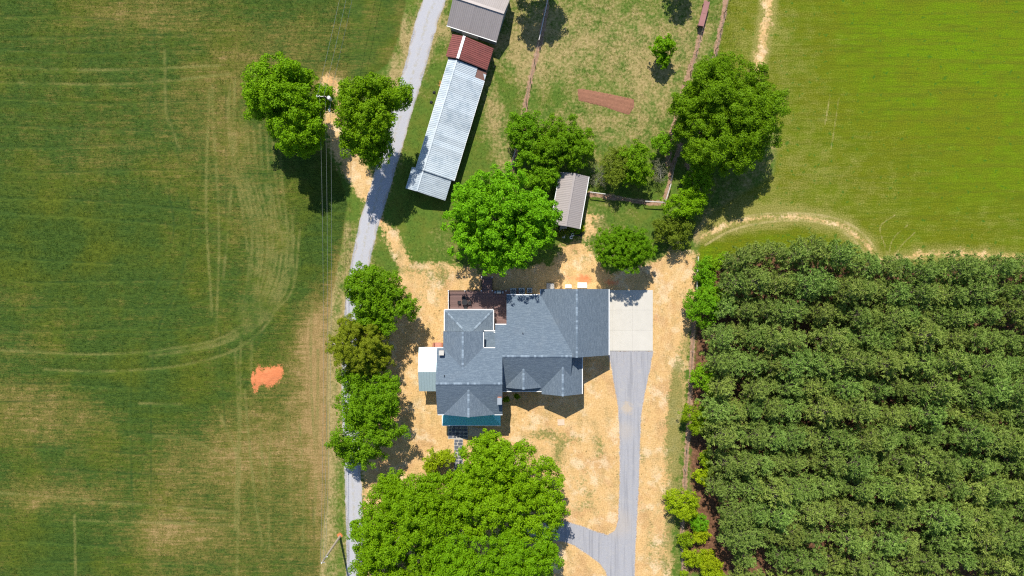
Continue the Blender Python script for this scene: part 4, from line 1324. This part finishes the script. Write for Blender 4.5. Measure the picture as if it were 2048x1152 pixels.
fence("rail_fence", "grey wooden fence along the yard's eastern edge by the pines", [(1393, 514), (1391.5, 549), (1389.5, 590), (1388, 640), (1383.5, 703), (1379, 770), (1375, 840), (1372, 898), (1369, 938), (1366, 1000), (1362.5, 1050), (1362, 1098), (1361, 1150)], 1.2, M_wood, [(0, 1, 1.1), (1, 2, 1.1)])

# ------------------------------------------------------------------ utility poles and lines
def pole(px, py, h, mat, label, full):
    b_ = G(px, py); r = thing("utility_pole", b_, label, "utility pole")
    MB().tube([(0, 0, -.1), (0, 0, h * .5), (0, 0, h)], [.2, .17, .13], 10).build("pole", mat, r)
    if full:
        MB().beam((-1.2, .1, h - .45), (.25, .02, h - .3), .1, .1).build("crossarm", M_rail, r)
        for x, y in ((-1.15, .15), (-.75, .12), (-1.1, -.05), (0, 0)):
            MB().tube([(x, y, h - .4), (x, y, h - .2), (x, y, h - .05)], [.05, .09, .05], 8).build("insulator", M_porcelain, r)
        m = MB(); m.tube([(.35, .12, h - 2.3), (.35, .12, h - 2.25), (.35, .12, h - 1.25), (.35, .12, h - 1.15)], [.2, .3, .3, .2], 14); m.build("transformer", M_porcelain, r)
        MB().tube([(0, 0, h - 2.6), (.15, -.7, h - 2.2), (.2, -1.3, h - 2.15)], .045, 6).build("lamp_arm", M_grey, r)
        m = MB(); m.tube([(.2, -1.25, h - 2.15), (.2, -1.5, h - 2.15), (.22, -1.8, h - 2.2)], [.08, .17, .1], 8); m.build("lamp_head", M_porcelain, r)
    else:
        MB().beam((-.05, 0, h - .25), (.4, -.05, h - .25), .07, .07).build("bracket", M_grey, r)
        MB().tube([(-.02, 0, h), (-.02, 0, h + .14)], .08, 8).build("insulator", M_porcelain, r)
        MB().tube([(.2, .12, h - 1.9), (.35, .2, h - 1.9)], .07, 8).build("insulator", M_porcelain, r)
    return r, Vector(b_)


p1, w1 = pole(683, 228, 10.5, M_poled, "dark utility pole with white transformer and lamp between the two roadside trees", True)
p2, w2 = pole(680, 1073, 10.8, M_pole, "pale bare utility pole on orange dirt at the bottom field edge", False)
p3 = copy_tree(p1); w3 = Vector(G(800, -330)); p3.location = w3
p3["label"] = "utility pole farther up the line beyond the field trees"


def wire(a, c2, sag, label):
    a, c2 = Vector(a), Vector(c2)
    m = MB((a.x, a.y, 0)); n = 16
    m.tube([a.lerp(c2, k / n) - Vector((0, 0, sag * 4 * (k / n) * (1 - k / n))) for k in range(n + 1)], .016, 4)
    o = m.build("power_line", M_wire); tag(o, label, "wire", "overhead lines along the road")


for dx, z, e, lb in ((-.75, 10.2, 10.7, "westernmost"), (.0, 9.9, 10.0, "middle"), (.45, 8.6, 9.3, "easternmost")):
    wire(w1 + Vector((dx, 0, z)), w2 + Vector((dx * .3, 0, e)), 1.8, lb + " of three overhead wires running south over the field edge")
for dx, z, lb in ((-1.1, 10.3, "western"), (-.1, 10.3, "middle"), (.35, 8.8, "eastern")):
    wire(w1 + Vector((dx, 0, z)), w3 + Vector((dx, 0, z)), 1.0, lb + " of the overhead wires running north from the transformer pole")

# ------------------------------------------------------------------ vegetation
def unit(v):
    return v / (np.linalg.norm(v, axis=1, keepdims=True) + 1e-9)


def leaf_quads(c, n, ln, wd, rg, fold=.18):
    """one folded diamond per leaf spray"""
    m = len(c)
    t = unit(np.cross(n, rg.normal(size=(m, 3))))
    bb = np.cross(n, t)
    l = (ln * rg.uniform(.7, 1.3, m))[:, None]; w = (wd * rg.uniform(.7, 1.3, m))[:, None]
    V = np.empty((m, 4, 3))
    V[:, 0] = c - t * l / 2; V[:, 2] = c + t * l / 2 - n * l * .12
    V[:, 1] = c + bb * w / 2 + n * w * fold; V[:, 3] = c - bb * w / 2 + n * w * fold
    return V.reshape(-1, 3)


def crown_leaves(rg, subs, lobe, dens, ln, wd, up=.45):
    """limb masses on each crown ellipsoid, leaf clumps on each mass, leaf sprays in each clump"""
    allv, cen = [], []
    for (x, y, z, rx, ry, rz) in subs:
        R = np.array([rx, ry, rz]); c0 = np.array([x, y, z])
        bm = max(lobe * 1.25, .34 * min(rx, ry))
        area = 4 * pi * ((rx * ry) ** 1.6 / 3 + (rx * rz) ** 1.6 / 3 + (ry * rz) ** 1.6 / 3) ** (1 / 1.6)
        nm = max(4, int(area / (bm * bm * 3.5)))
        U = unit(rg.normal(size=(nm * 3, 3))); U = U[U[:, 2] > -.5][:nm]
        for k in range(len(U)):
            sM = rg.uniform(.70, 1.10) if rg.random() < .82 else rg.uniform(.2, .6)
            mc = c0 + U[k] * sM * np.maximum(R - bm * .75, R * .4)
            nl = int(rg.integers(6, 11) * (bm / lobe / 1.25) ** 1.6)
            lu = unit(rg.normal(size=(nl, 3)) + .6 * U[k] + np.array([0, 0, .35]))
            lc = mc + lu * (bm * rg.uniform(.45, 1.3, nl))[:, None] * np.array([1, 1, .85])
            lr = lobe * rg.uniform(.30, .74, nl)
            cen.append(mc[None]); cen.append(lc)
            for i in range(nl):
                m = max(6, int(dens * lr[i] ** 2 * 6.5))
                v = unit(rg.normal(size=(m, 3)) + .45 * lu[i] + np.array([0, 0, .3]))
                c = lc[i] + v * (lr[i] * rg.random(m) ** .38)[:, None] * np.array([1.1, 1.1, .65])
                n = unit(v * .8 + rg.normal(size=(m, 3)) * .55 + np.array([0, 0, up]))
                allv.append(leaf_quads(c, n, ln, wd, rg))
    return np.concatenate(allv), np.concatenate(cen)


def crown_mesh(V):
    return fast_mesh("crown", V, np.arange(len(V)).reshape(-1, 4))


SEED = [100]
def tree(name, label, base, subs, mat, lobe=1.2, dens=26, ln=.34, wd=.2, cat="tree", bark=M_leg, tr=.3, nb=16, group=None, up=.45, kids="crown"):
    """base: ground pixel; subs: (px, py, height of centre, rx m, ry m, rz m)"""
    SEED[0] += 1
    rg = np.random.default_rng(SEED[0])
    b_ = np.array(G(*base))
    loc = []
    for (px, py, hc, rx, ry, rz) in subs:
        c = np.array(G(px, py, hc)) - b_
        loc.append((c[0], c[1], hc, rx, ry, rz))
    V, cen = crown_leaves(rg, loc, lobe, dens * 1.4, ln * .82, wd * .84, up)
    r = thing(name, tuple(b_), label, cat, group)
    link("crown", crown_mesh(V), r, None, mat)
    m = MB()
    low = min(q[2] - q[5] for q in loc)
    fork = Vector((0, 0, max(.4, low * .8 + .2)))
    m.tube([(0, 0, -.15), (0, 0, fork.z * .4), tuple(fork)], [tr * 1.25, tr, tr * .85], 9)
    for q in loc:
        e = Vector(q[:3]); md_ = fork.lerp(e, .5) + Vector(rg.normal(0, .25, 3))
        m.tube([fork - Vector((0, 0, .1)), md_, e], [tr * .7, tr * .5, tr * .3], 7)
    for i in rg.choice(len(cen), min(nb, len(cen)), replace=False):
        e = Vector(cen[i]); q = min(loc, key=lambda s_: (Vector(s_[:3]) - e).length)
        s0 = fork.lerp(Vector(q[:3]), rg.uniform(.15, .9)); md_ = s0.lerp(e, .5) + Vector((0, 0, .25))
        m.tube([s0, md_, e], [tr * .32, tr * .2, tr * .06], 5)
    m.build("trunk", bark, r)
    return r


tree("broadleaf_tree", "tall bright green tree standing in the field west of the transformer pole", (612, 235), [(557, 170, 11, 4.9, 4.6, 4.2), (592, 248, 9.5, 4.0, 4.6, 4.4), (528, 200, 9, 3.0, 3.2, 3.2), (615, 195, 8.5, 3.2, 3.8, 3.5)], L_bright, 1.25, 26, tr=.42, nb=26)
tree("broadleaf_tree", "bright green tree overhanging the gravel road beside the transformer pole", (772, 258), [(733, 205, 13, 4.2, 3.9, 4.2), (725, 265, 11.2, 3.7, 4.2, 4.0), (780, 205, 11.6, 2.7, 3.2, 3.4), (745, 298, 10.2, 2.8, 2.2, 3.0)], L_bright, 1.1, 24, tr=.36, nb=24)
tree("maple_tree", "broad vivid green maple with dense round clumps north of the deck", (1003, 465), [(1000, 445, 10.0, 7.6, 7.6, 5.6), (1060, 440, 8.0, 4.2, 5.0, 4.2), (945, 425, 5.6, 4.2, 5.0, 4.0), (1000, 500, 7.6, 4.4, 3.2, 3.8)], L_maple, 1.0, 22, .36, .24, tr=.45, nb=30)
tree("oak_tree", "huge dark green spreading tree at the meadow's western edge", (1412, 282), [(1447, 225, 8.8, 8.2, 8.4, 5.2), (1503, 235, 7.6, 4.5, 5.6, 4.2), (1393, 240, 7.4, 4.0, 6.0, 4.2), (1450, 165, 7.4, 6.0, 3.6, 3.8), (1465, 298, 7.0, 5.2, 4.0, 3.8)], L_dark, 1.15, 30, .30, .17, tr=.55, nb=40)
tree("small_tree", "western lobe of dark shrubby trees on the wire fence above the small shed", (1052, 290), [(1055, 262, 4.6, 3.0, 3.2, 2.6), (1040, 285, 3.8, 2.0, 2.0, 1.9)], L_mid, .8, 30, .28, .17, tr=.16)
tree("small_tree", "widest dark shrubby tree directly above the small shed", (1125, 315), [(1125, 278, 4.8, 4.6, 3.8, 2.9), (1150, 300, 4.0, 2.8, 3.0, 2.4), (1105, 300, 4.2, 3.0, 3.0, 2.4)], L_mid, .8, 30, .28, .17, tr=.2)
tree("small_tree", "lowest dark shrubby tree between the maple and the wire fence", (1070, 345), [(1065, 335, 4.2, 3.4, 3.0, 2.4), (1085, 355, 3.6, 2.6, 2.2, 2.0)], L_mid, .8, 30, .28, .17, tr=.15)
tree("fruit_tree", "olive green tree inside the rail fence, west of its brighter twin", (1232, 350), [(1232, 335, 3.4, 2.5, 3.0, 2.0), (1245, 318, 3.2, 1.8, 1.8, 1.6)], L_olive, .7, 24, .26, .15, tr=.12)
tree("fruit_tree", "brighter green tree inside the rail fence, east of its olive twin", (1268, 350), [(1272, 325, 3.8, 2.6, 3.0, 2.3), (1268, 352, 3.0, 2.0, 1.8, 1.7)], L_mid, .75, 28, .28, .18, tr=.13)
tree("bare_shrub", "sparse greyish shrub just east of the small shed", (1205, 352), [(1205, 346, 1.7, 1.9, 2.2, 1.3)], L_dry, .6, 13, .24, .07, cat="shrub", bark=M_barkg, tr=.06, nb=40)
tree("bare_shrub", "sparse greyish shrub beside the rail fence under the huge tree", (1318, 345), [(1320, 342, 1.7, 1.6, 2.0, 1.3)], L_dry, .6, 14, .24, .07, cat="shrub", bark=M_barkg, tr=.06, nb=40)
tree("small_tree", "small dark tree tucked against the huge tree's western side", (1325, 298), [(1325, 288, 3.2, 1.7, 1.9, 1.8)], L_mid, .7, 28, .26, .16, tr=.1)
tree("broadleaf_tree", "loose bright green tree right of the rail fence corner", (1365, 425), [(1360, 412, 3.9, 3.4, 2.2, 2.0), (1385, 400, 3.6, 2.2, 2.4, 1.9)], L_bright, .75, 24, .28, .18, tr=.13)
tree("broadleaf_tree", "green tree on the lower edge of the huge tree's shadow", (1395, 372), [(1397, 362, 3.4, 2.1, 3.0, 2.2)], L_mid, .75, 26, .28, .18, tr=.12)
tree("olive_tree", "olive green shrubby tree with pale dead twigs above the dirt yard", (1345, 475), [(1343, 465, 2.9, 3.0, 3.0, 2.0), (1362, 455, 2.7, 2.0, 2.2, 1.6)], L_olive, .7, 24, .26, .15, tr=.12)
tree("bare_shrub", "pale twiggy dead shrub at the foot of the olive green tree", (1350, 492), [(1352, 488, 1.6, 1.1, 1.3, .9)], L_dry, .5, 10, .3, .05, cat="shrub", bark=M_barkg, tr=.05, nb=30)
tree("willow_tree", "round fine-leaved green tree north of the concrete pad", (1245, 512), [(1247, 497, 5.8, 4.6, 3.7, 3.3), (1247, 499, 5.4, 3.6, 2.8, 2.6)], L_mid, .55, 75, .40, .075, tr=.2, up=.3)
tree("sapling", "lone small bright sapling in the north lawn", (1327, 118), [(1328, 98, 3.2, 1.85, 1.8, 1.7), (1325, 118, 2.3, 1.3, 1.3, 1.1)], L_bright, .6, 30, .28, .2, tr=.08)
tree("broadleaf_tree", "topmost green tree of the three on the road west of the house", (772, 615), [(750, 582, 7.2, 4.4, 4.1, 3.6), (785, 615, 6.4, 4.0, 3.8, 3.2), (724, 575, 6.2, 2.4, 2.8, 2.4), (748, 632, 5.6, 3.4, 2.4, 2.4)], L_mid, .95, 28, .3, .2, tr=.26)
tree("cedar_tree", "olive yellow cedar between two green trees on the road", (745, 690), [(718, 690, 6.8, 4.7, 4.6, 4.2), (716, 700, 6.2, 3.6, 3.6, 3.2), (748, 715, 4.6, 3.0, 3.0, 2.6)], L_cedar, .7, 44, .36, .09, tr=.26, up=.9)
tree("broadleaf_tree", "lowest green tree of the three on the road west of the house", (765, 820), [(737, 795, 7.2, 5.2, 4.4, 3.6), (728, 868, 6.8, 4.8, 5.0, 3.5), (770, 838, 6.6, 3.4, 4.0, 2.9), (702, 905, 5.4, 2.6, 2.8, 2.0), (730, 760, 5.6, 4.0, 2.4, 2.4)], L_mid, .95, 25, .3, .19, tr=.3, nb=26)
tree("broadleaf_tree", "largest bright green tree below the front porch", (1010, 975), [(1010, 960, 9.0, 7.4, 6.6, 4.6), (1060, 1010, 8.2, 5.6, 6.0, 4.2), (985, 905, 6.8, 3.8, 3.0, 2.8), (960, 1000, 8.0, 5.4, 6.0, 4.0)], L_bright, 1.1, 27, .34, .19, tr=.46, nb=30)
tree("broadleaf_tree", "bright green tree leaning over the road at the picture's bottom", (850, 1040), [(800, 1050, 8.4, 6.0, 6.2, 4.2), (760, 1075, 7.4, 4.2, 5.0, 3.6), (850, 1020, 7.8, 5.2, 5.0, 3.8), (900, 1000, 7.6, 4.0, 4.0, 3.4), (790, 985, 6.0, 3.8, 3.0, 2.6)], L_bright, 1.1, 26, .34, .19, tr=.42, nb=30)
tree("broadleaf_tree", "bright green tree cut by the picture's bottom edge, beside the drive fork", (985, 1090), [(960, 1110, 8.4, 6.6, 6.2, 4.2), (1050, 1100, 7.8, 5.6, 5.4, 4.0), (900, 1130, 7.6, 5.0, 4.6, 3.6)], L_bright, 1.1, 26, .34, .19, tr=.42, nb=30)
tree("broadleaf_tree", "bright green tree at the road's bottom end", (800, 1130), [(770, 1150, 7.2, 4.6, 4.4, 3.4), (830, 1160, 7.4, 5.0, 4.6, 3.6)], L_bright, 1.05, 24, .34, .19, tr=.32)
tree("sapling", "small yellowish green tree left of the stone path", (878, 925), [(868, 916, 3.4, 1.5, 1.5, 1.3), (893, 914, 3.2, 1.6, 1.4, 1.2), (862, 935, 3.0, 1.1, 1.1, 1.0)], L_yellow, .6, 26, .28, .17, tr=.08)
tree("broadleaf_tree", "tree beyond the picture's top whose shadow crosses the wire fence", (1075, -45), [(1064, -78, 8.0, 3.4, 4.2, 3.4), (1085, -62, 7.2, 2.6, 3.2, 2.6)], L_dark, 1.1, 24, tr=.3)
tree("small_tree", "tree beyond the picture's top near the feeder", (1362, -28), [(1360, -42, 4.0, 2.2, 2.2, 2.0)], L_mid, .8, 26, tr=.12)

# shrubs along the eastern fence and by the house
SH = [(1403, 612, 3.2, 2.7, 3.0, 2.2, L_shrub, "bright green shrub on the fence beside the dirt yard, uppermost of the row"),
      (1430, 600, 2.8, 2.2, 2.4, 1.8, L_shrub, "bright green shrub wedged between fence shrub and first pines"),
      (1408, 758, 2.8, 2.4, 2.0, 1.9, L_shrub, "bright green shrub halfway down the pine edge, level with the front gables"),
      (1432, 775, 2.4, 1.7, 1.5, 1.5, L_shrub, "small bright shrub behind the pine-edge shrub level with the front gables"),
      (1394, 835, 2.9, 2.6, 2.4, 2.0, L_shrub, "bright green shrub hanging over the fence beside the gravel drive's middle"),
      (1422, 855, 2.4, 2.0, 1.8, 1.6, L_shrub, "low bright shrub tucked behind the drive-side fence shrub"),
      (1408, 915, 2.2, 1.3, 1.5, 1.4, L_shrub, "small bright shrub at the pines above the yellow-green ones"),
      (1362, 1006, 2.7, 2.5, 2.5, 2.0, L_yellow, "yellow-green rounded shrub standing on the fence line"),
      (1398, 1042, 1.7, 1.6, 1.3, 1.2, L_shrub, "green shrub just below the shaded fence-line bush"),
      (1402, 1070, 1.5, 1.5, 1.2, 1.1, L_yellow, "yellow-green shrub on the bare clearing by the pines"),
      (1370, 1078, 1.5, 1.2, 1.3, 1.1, L_shrub, "small green shrub by the lower fence posts"),
      (1387, 1115, 1.6, 1.8, 1.7, 1.2, L_yellow, "yellowest rounded shrub near the bottom of the fence"),
      (1422, 1125, 1.7, 2.0, 1.7, 1.3, L_yellow, "yellow-green shrub next to the lowest pines"),
      (1425, 1150, 1.6, 2.3, 1.3, 1.2, L_yellow, "yellow-green shrub cut by the bottom edge beside the pines"),
      (1367, 1148, .8, .6, .6, .6, L_shrub, "tiny green bush at the bottom fence post"),
      (1410, 545, 1.6, 1.8, 2.2, 1.3, L_shrub, "leafy green shrub beside the grey fence rails"),
      (1432, 525, 1.5, 2.2, 1.7, 1.2, L_shrub, "light green shrub at the meadow corner of the pines"),
      (1415, 580, 1.6, 1.5, 1.8, 1.3, L_shrub, "green shrub right of the lower grey fence rail"),
      (1408, 950, 2.0, 1.6, 1.6, 1.4, L_yellow, "dull yellow-green shrub beside the fence posts and pinkish strip"),
      (1125, 465, .6, .9, .7, .55, L_olive, "low plant left of the small shed's ramp"),
      (1153, 461, .6, .9, .8, .55, L_shrub, "low bright plant right of the small shed's ramp"),
      (1163, 457, .5, .4, .5, .5, L_yellow, "yellowish plant at the small shed's corner"),
      (1013, 798, .5, .45, .45, .5, L_dark, "small dark bush in the shade, nearer the brick chimney"),
      (1034, 792, .5, .5, .35, .45, L_dark, "small dark bush in the shade, farther from the brick chimney")]
for px, py, hc, rx, ry, rz, mt, lb in SH:
    f = 1 - hc * .9 / H
    tree("shrub", lb, (1024 + (px - 1024) * f, 576 + (py - 576) * f), [(px, py, hc, rx, ry, rz)], mt, min(.75, rx * .42), 30 if rx > 1 else 40, .26, .16, cat="shrub", tr=.03 + .03 * rx, nb=10, group="shrubs along the pine edge" if px > 1360 else None)

# --- pine plantation
def pine_meshes(seed):
    rg = np.random.default_rng(seed)
    Ht = rg.uniform(8.0, 9.4); Rm = rg.uniform(2.05, 2.5)
    tuft_c, tuft_d = [], []
    m = MB(); m.tube([(0, 0, -.1), (rg.normal(0, .08), rg.normal(0, .08), Ht * .5), (0, 0, Ht)], [.13, .09, .02], 7)
    z = Ht * .30; k = 0
    while z < Ht - .3:
        t = (z - Ht * .3) / (Ht * .7)
        R = Rm * (1 - t ** 2.6) * (.7 + .6 * t if t < .5 else 1.0) * rg.uniform(.85, 1.1) + .2
        nbr = rg.integers(5, 8)
        for j in range(nbr):
            a = 2 * pi * (j + rg.uniform(-.35, .35)) / nbr + k * .9
            L = R * rg.uniform(.65, 1.12); rise = L * (.18 + .5 * t) + rg.normal(0, .08)
            p0 = np.array([0, 0, z]); p1 = np.array([cos(a) * L, sin(a) * L, z + rise])
            if t < .85: m.tube([p0, (p0 + p1) / 2 + [0, 0, -.05], p1], [.035, .022, .008], 3, False)
            nt = max(3, int(L / .33))
            for q in range(nt):
                s = 1 - .75 * rg.random() ** 1.6
                c = p0 + (p1 - p0) * min(s, 1.0) + rg.normal(0, [.2, .2, .13])
                tuft_c.append(c); tuft_d.append([cos(a) * .6 + rg.normal(0, .35), sin(a) * .6 + rg.normal(0, .35), .75])
        z += rg.uniform(.42, .62); k += 1
    for q in range(5):
        tuft_c.append([rg.normal(0, .12), rg.normal(0, .12), Ht - .15 * q]); tuft_d.append([rg.normal(0, .3), rg.normal(0, .3), 1])
    C = np.repeat(np.array(tuft_c), 13, 0); D = np.repeat(unit(np.array(tuft_d)), 13, 0)
    d = unit(D * .75 + rg.normal(size=C.shape) * .62)
    l = rg.uniform(.28, .46, len(C))[:, None]; w = .042
    s = unit(np.cross(d, rg.normal(size=d.shape))) * w
    Vv = np.empty((len(C), 4, 3)); Vv[:, 0] = C - s; Vv[:, 1] = C + s; Vv[:, 2] = C + d * l + s * .5; Vv[:, 3] = C + d * l - s * .5
    cm = crown_mesh(Vv.reshape(-1, 3)); cm.materials.append(L_pine)
    tm_ = m.mesh("trunk"); tm_.materials.append(M_leg)
    return cm, tm_


PV = [pine_meshes(900 + k) for k in range(7)]
ORD = ["first", "second", "third", "fourth", "fifth", "sixth", "seventh", "eighth", "ninth", "tenth", "eleventh", "twelfth", "thirteenth", "fourteenth", "fifteenth", "sixteenth", "seventeenth", "eighteenth", "nineteenth", "twentieth",
       "twenty-first", "twenty-second", "twenty-third", "twenty-fourth", "twenty-fifth", "twenty-sixth", "twenty-seventh"]
left_px = [(500, 1500), (520, 1455), (560, 1450), (640, 1432), (700, 1412), (800, 1415), (860, 1418), (900, 1420), (950, 1418), (985, 1405), (1010, 1432), (1060, 1452), (1110, 1470), (1250, 1470)]
rg = np.random.default_rng(55)
rows = 14; npine = 0
proto = None
for r_i in range(rows):
    y0 = 4.35 - r_i * 3.95
    n_in = 0
    pyc = 576 - y0 * S / .93
    xl = -18 + np.interp(pyc, [q[0] for q in left_px], [q[1] for q in left_px])
    x = (xl - 1024) * .93 / S + rg.uniform(.6, 1.4)
    while x < 84.5:
        yy = y0 + .35 * sin(x * .16 + r_i * 1.3) + rg.normal(0, .26) + (1.0 if r_i == 0 and 33 < x < 50 else 0) - min(1.2, max(0, x - 46) * .12) * math.exp(-r_i / 4.0)
        x += rg.uniform(2.5, 3.15)
        if rg.random() < (.05 if r_i > 1 else .01): continue
        n_in += 1; npine += 1
        k = rg.integers(0, len(PV)); s = rg.uniform(.82, 1.16)
        o = thing("pine_tree", (x, yy, 0), "dense plantation pine, %s from the yard fence in the %s row from the meadow" % (ORD[n_in - 1], ORD[r_i]), "tree", "plantation pines in rows", rg.choice([0, pi]) + rg.normal(0, .3))
        o.scale = (s * rg.uniform(1.05, 1.25), s * rg.uniform(.95, 1.1), s)
        link("crown", PV[k][0], o); link("trunk", PV[k][1], o)
print("pines", npine)

# --- loose grass and weeds: real blades over lawn, meadow edge, crop and straw
def tufts(name, n, box, test, blades, hgt, spread, mat, label=None):
    rg = np.random.default_rng(len(name) * 13 + n)
    x = rg.uniform(box[0], box[2], n); y = rg.uniform(box[1], box[3], n)
    wx, wy = (x - 1024) / S, (576 - y) / S
    ix = np.clip(np.searchsorted(xs, wx), 0, nx - 1); iy = np.clip(np.searchsorted(ys, wy), 0, ny - 1)
    fi = iy * nx + ix
    keep = test(fi, rg.random(n))
    wx, wy, fi = wx[keep], wy[keep], fi[keep]
    c = np.stack([wx, wy, Z[fi]], 1)
    C = np.repeat(c, blades, 0) + np.concatenate([rg.normal(0, spread, (len(c) * blades, 2)), np.zeros((len(c) * blades, 1))], 1)
    m = len(C)
    d = unit(np.stack([rg.normal(0, .55, m), rg.normal(0, .55, m), np.ones(m)], 1)); l = (hgt * rg.uniform(.5, 1.2, m))[:, None]
    s = unit(np.cross(d, rg.normal(size=d.shape))) * hgt * .11
    Vv = np.empty((m, 3, 3)); Vv[:, 0] = C - s; Vv[:, 1] = C + s; Vv[:, 2] = C + d * l
    o = link(name, fast_mesh(name, Vv.reshape(-1, 3), np.arange(m * 3).reshape(-1, 3)), None, None, mat)
    tag(o, label, kind='stuff')


dryf, cropf, strawf, medf, pinef, gravf, soilf = dry, crop_d, straw_d, meadow_d, pine_d, gravel_d, soil
cl = vnoise(X * .5 + 40, Y * .5) * .6 + vnoise(X * 1.3, Y * 1.3 + 20) * .4
tufts("grass", 90000, (650, 0, 1480, 1152), lambda f, r: (cropf[f] < -.2) & (strawf[f] < -.3) & (gravf[f] < -.3) & (cl[f] + .25 * r > .55) & (pinef[f] < 0), 4, .16, .07, L_ground, "short grass on the lawns and road verges")
tufts("weeds", 9000, (720, 430, 1400, 1152), lambda f, r: (strawf[f] > .2) & (gravf[f] < -.3) & (cl[f] > .58) & (r > .3), 5, .2, .08, leaf_mat("weed_leaves", (.07, .10, .02), (.17, .18, .05), .03), "thin weeds growing through the straw")
tufts("crop_grass", 150000, (0, 0, 700, 1152), lambda f, r: (cropf[f] > .1) & (soilf[f] < .35) & (r > .1 + .9 * dryf[f]) & (td[f] > .25) & (tl[f] > .3), 3, .22, .12, leaf_mat("crop_blades", (.050, .105, .020), (.110, .175, .040), .05), "knee-high green crop in the western field")
print("done")
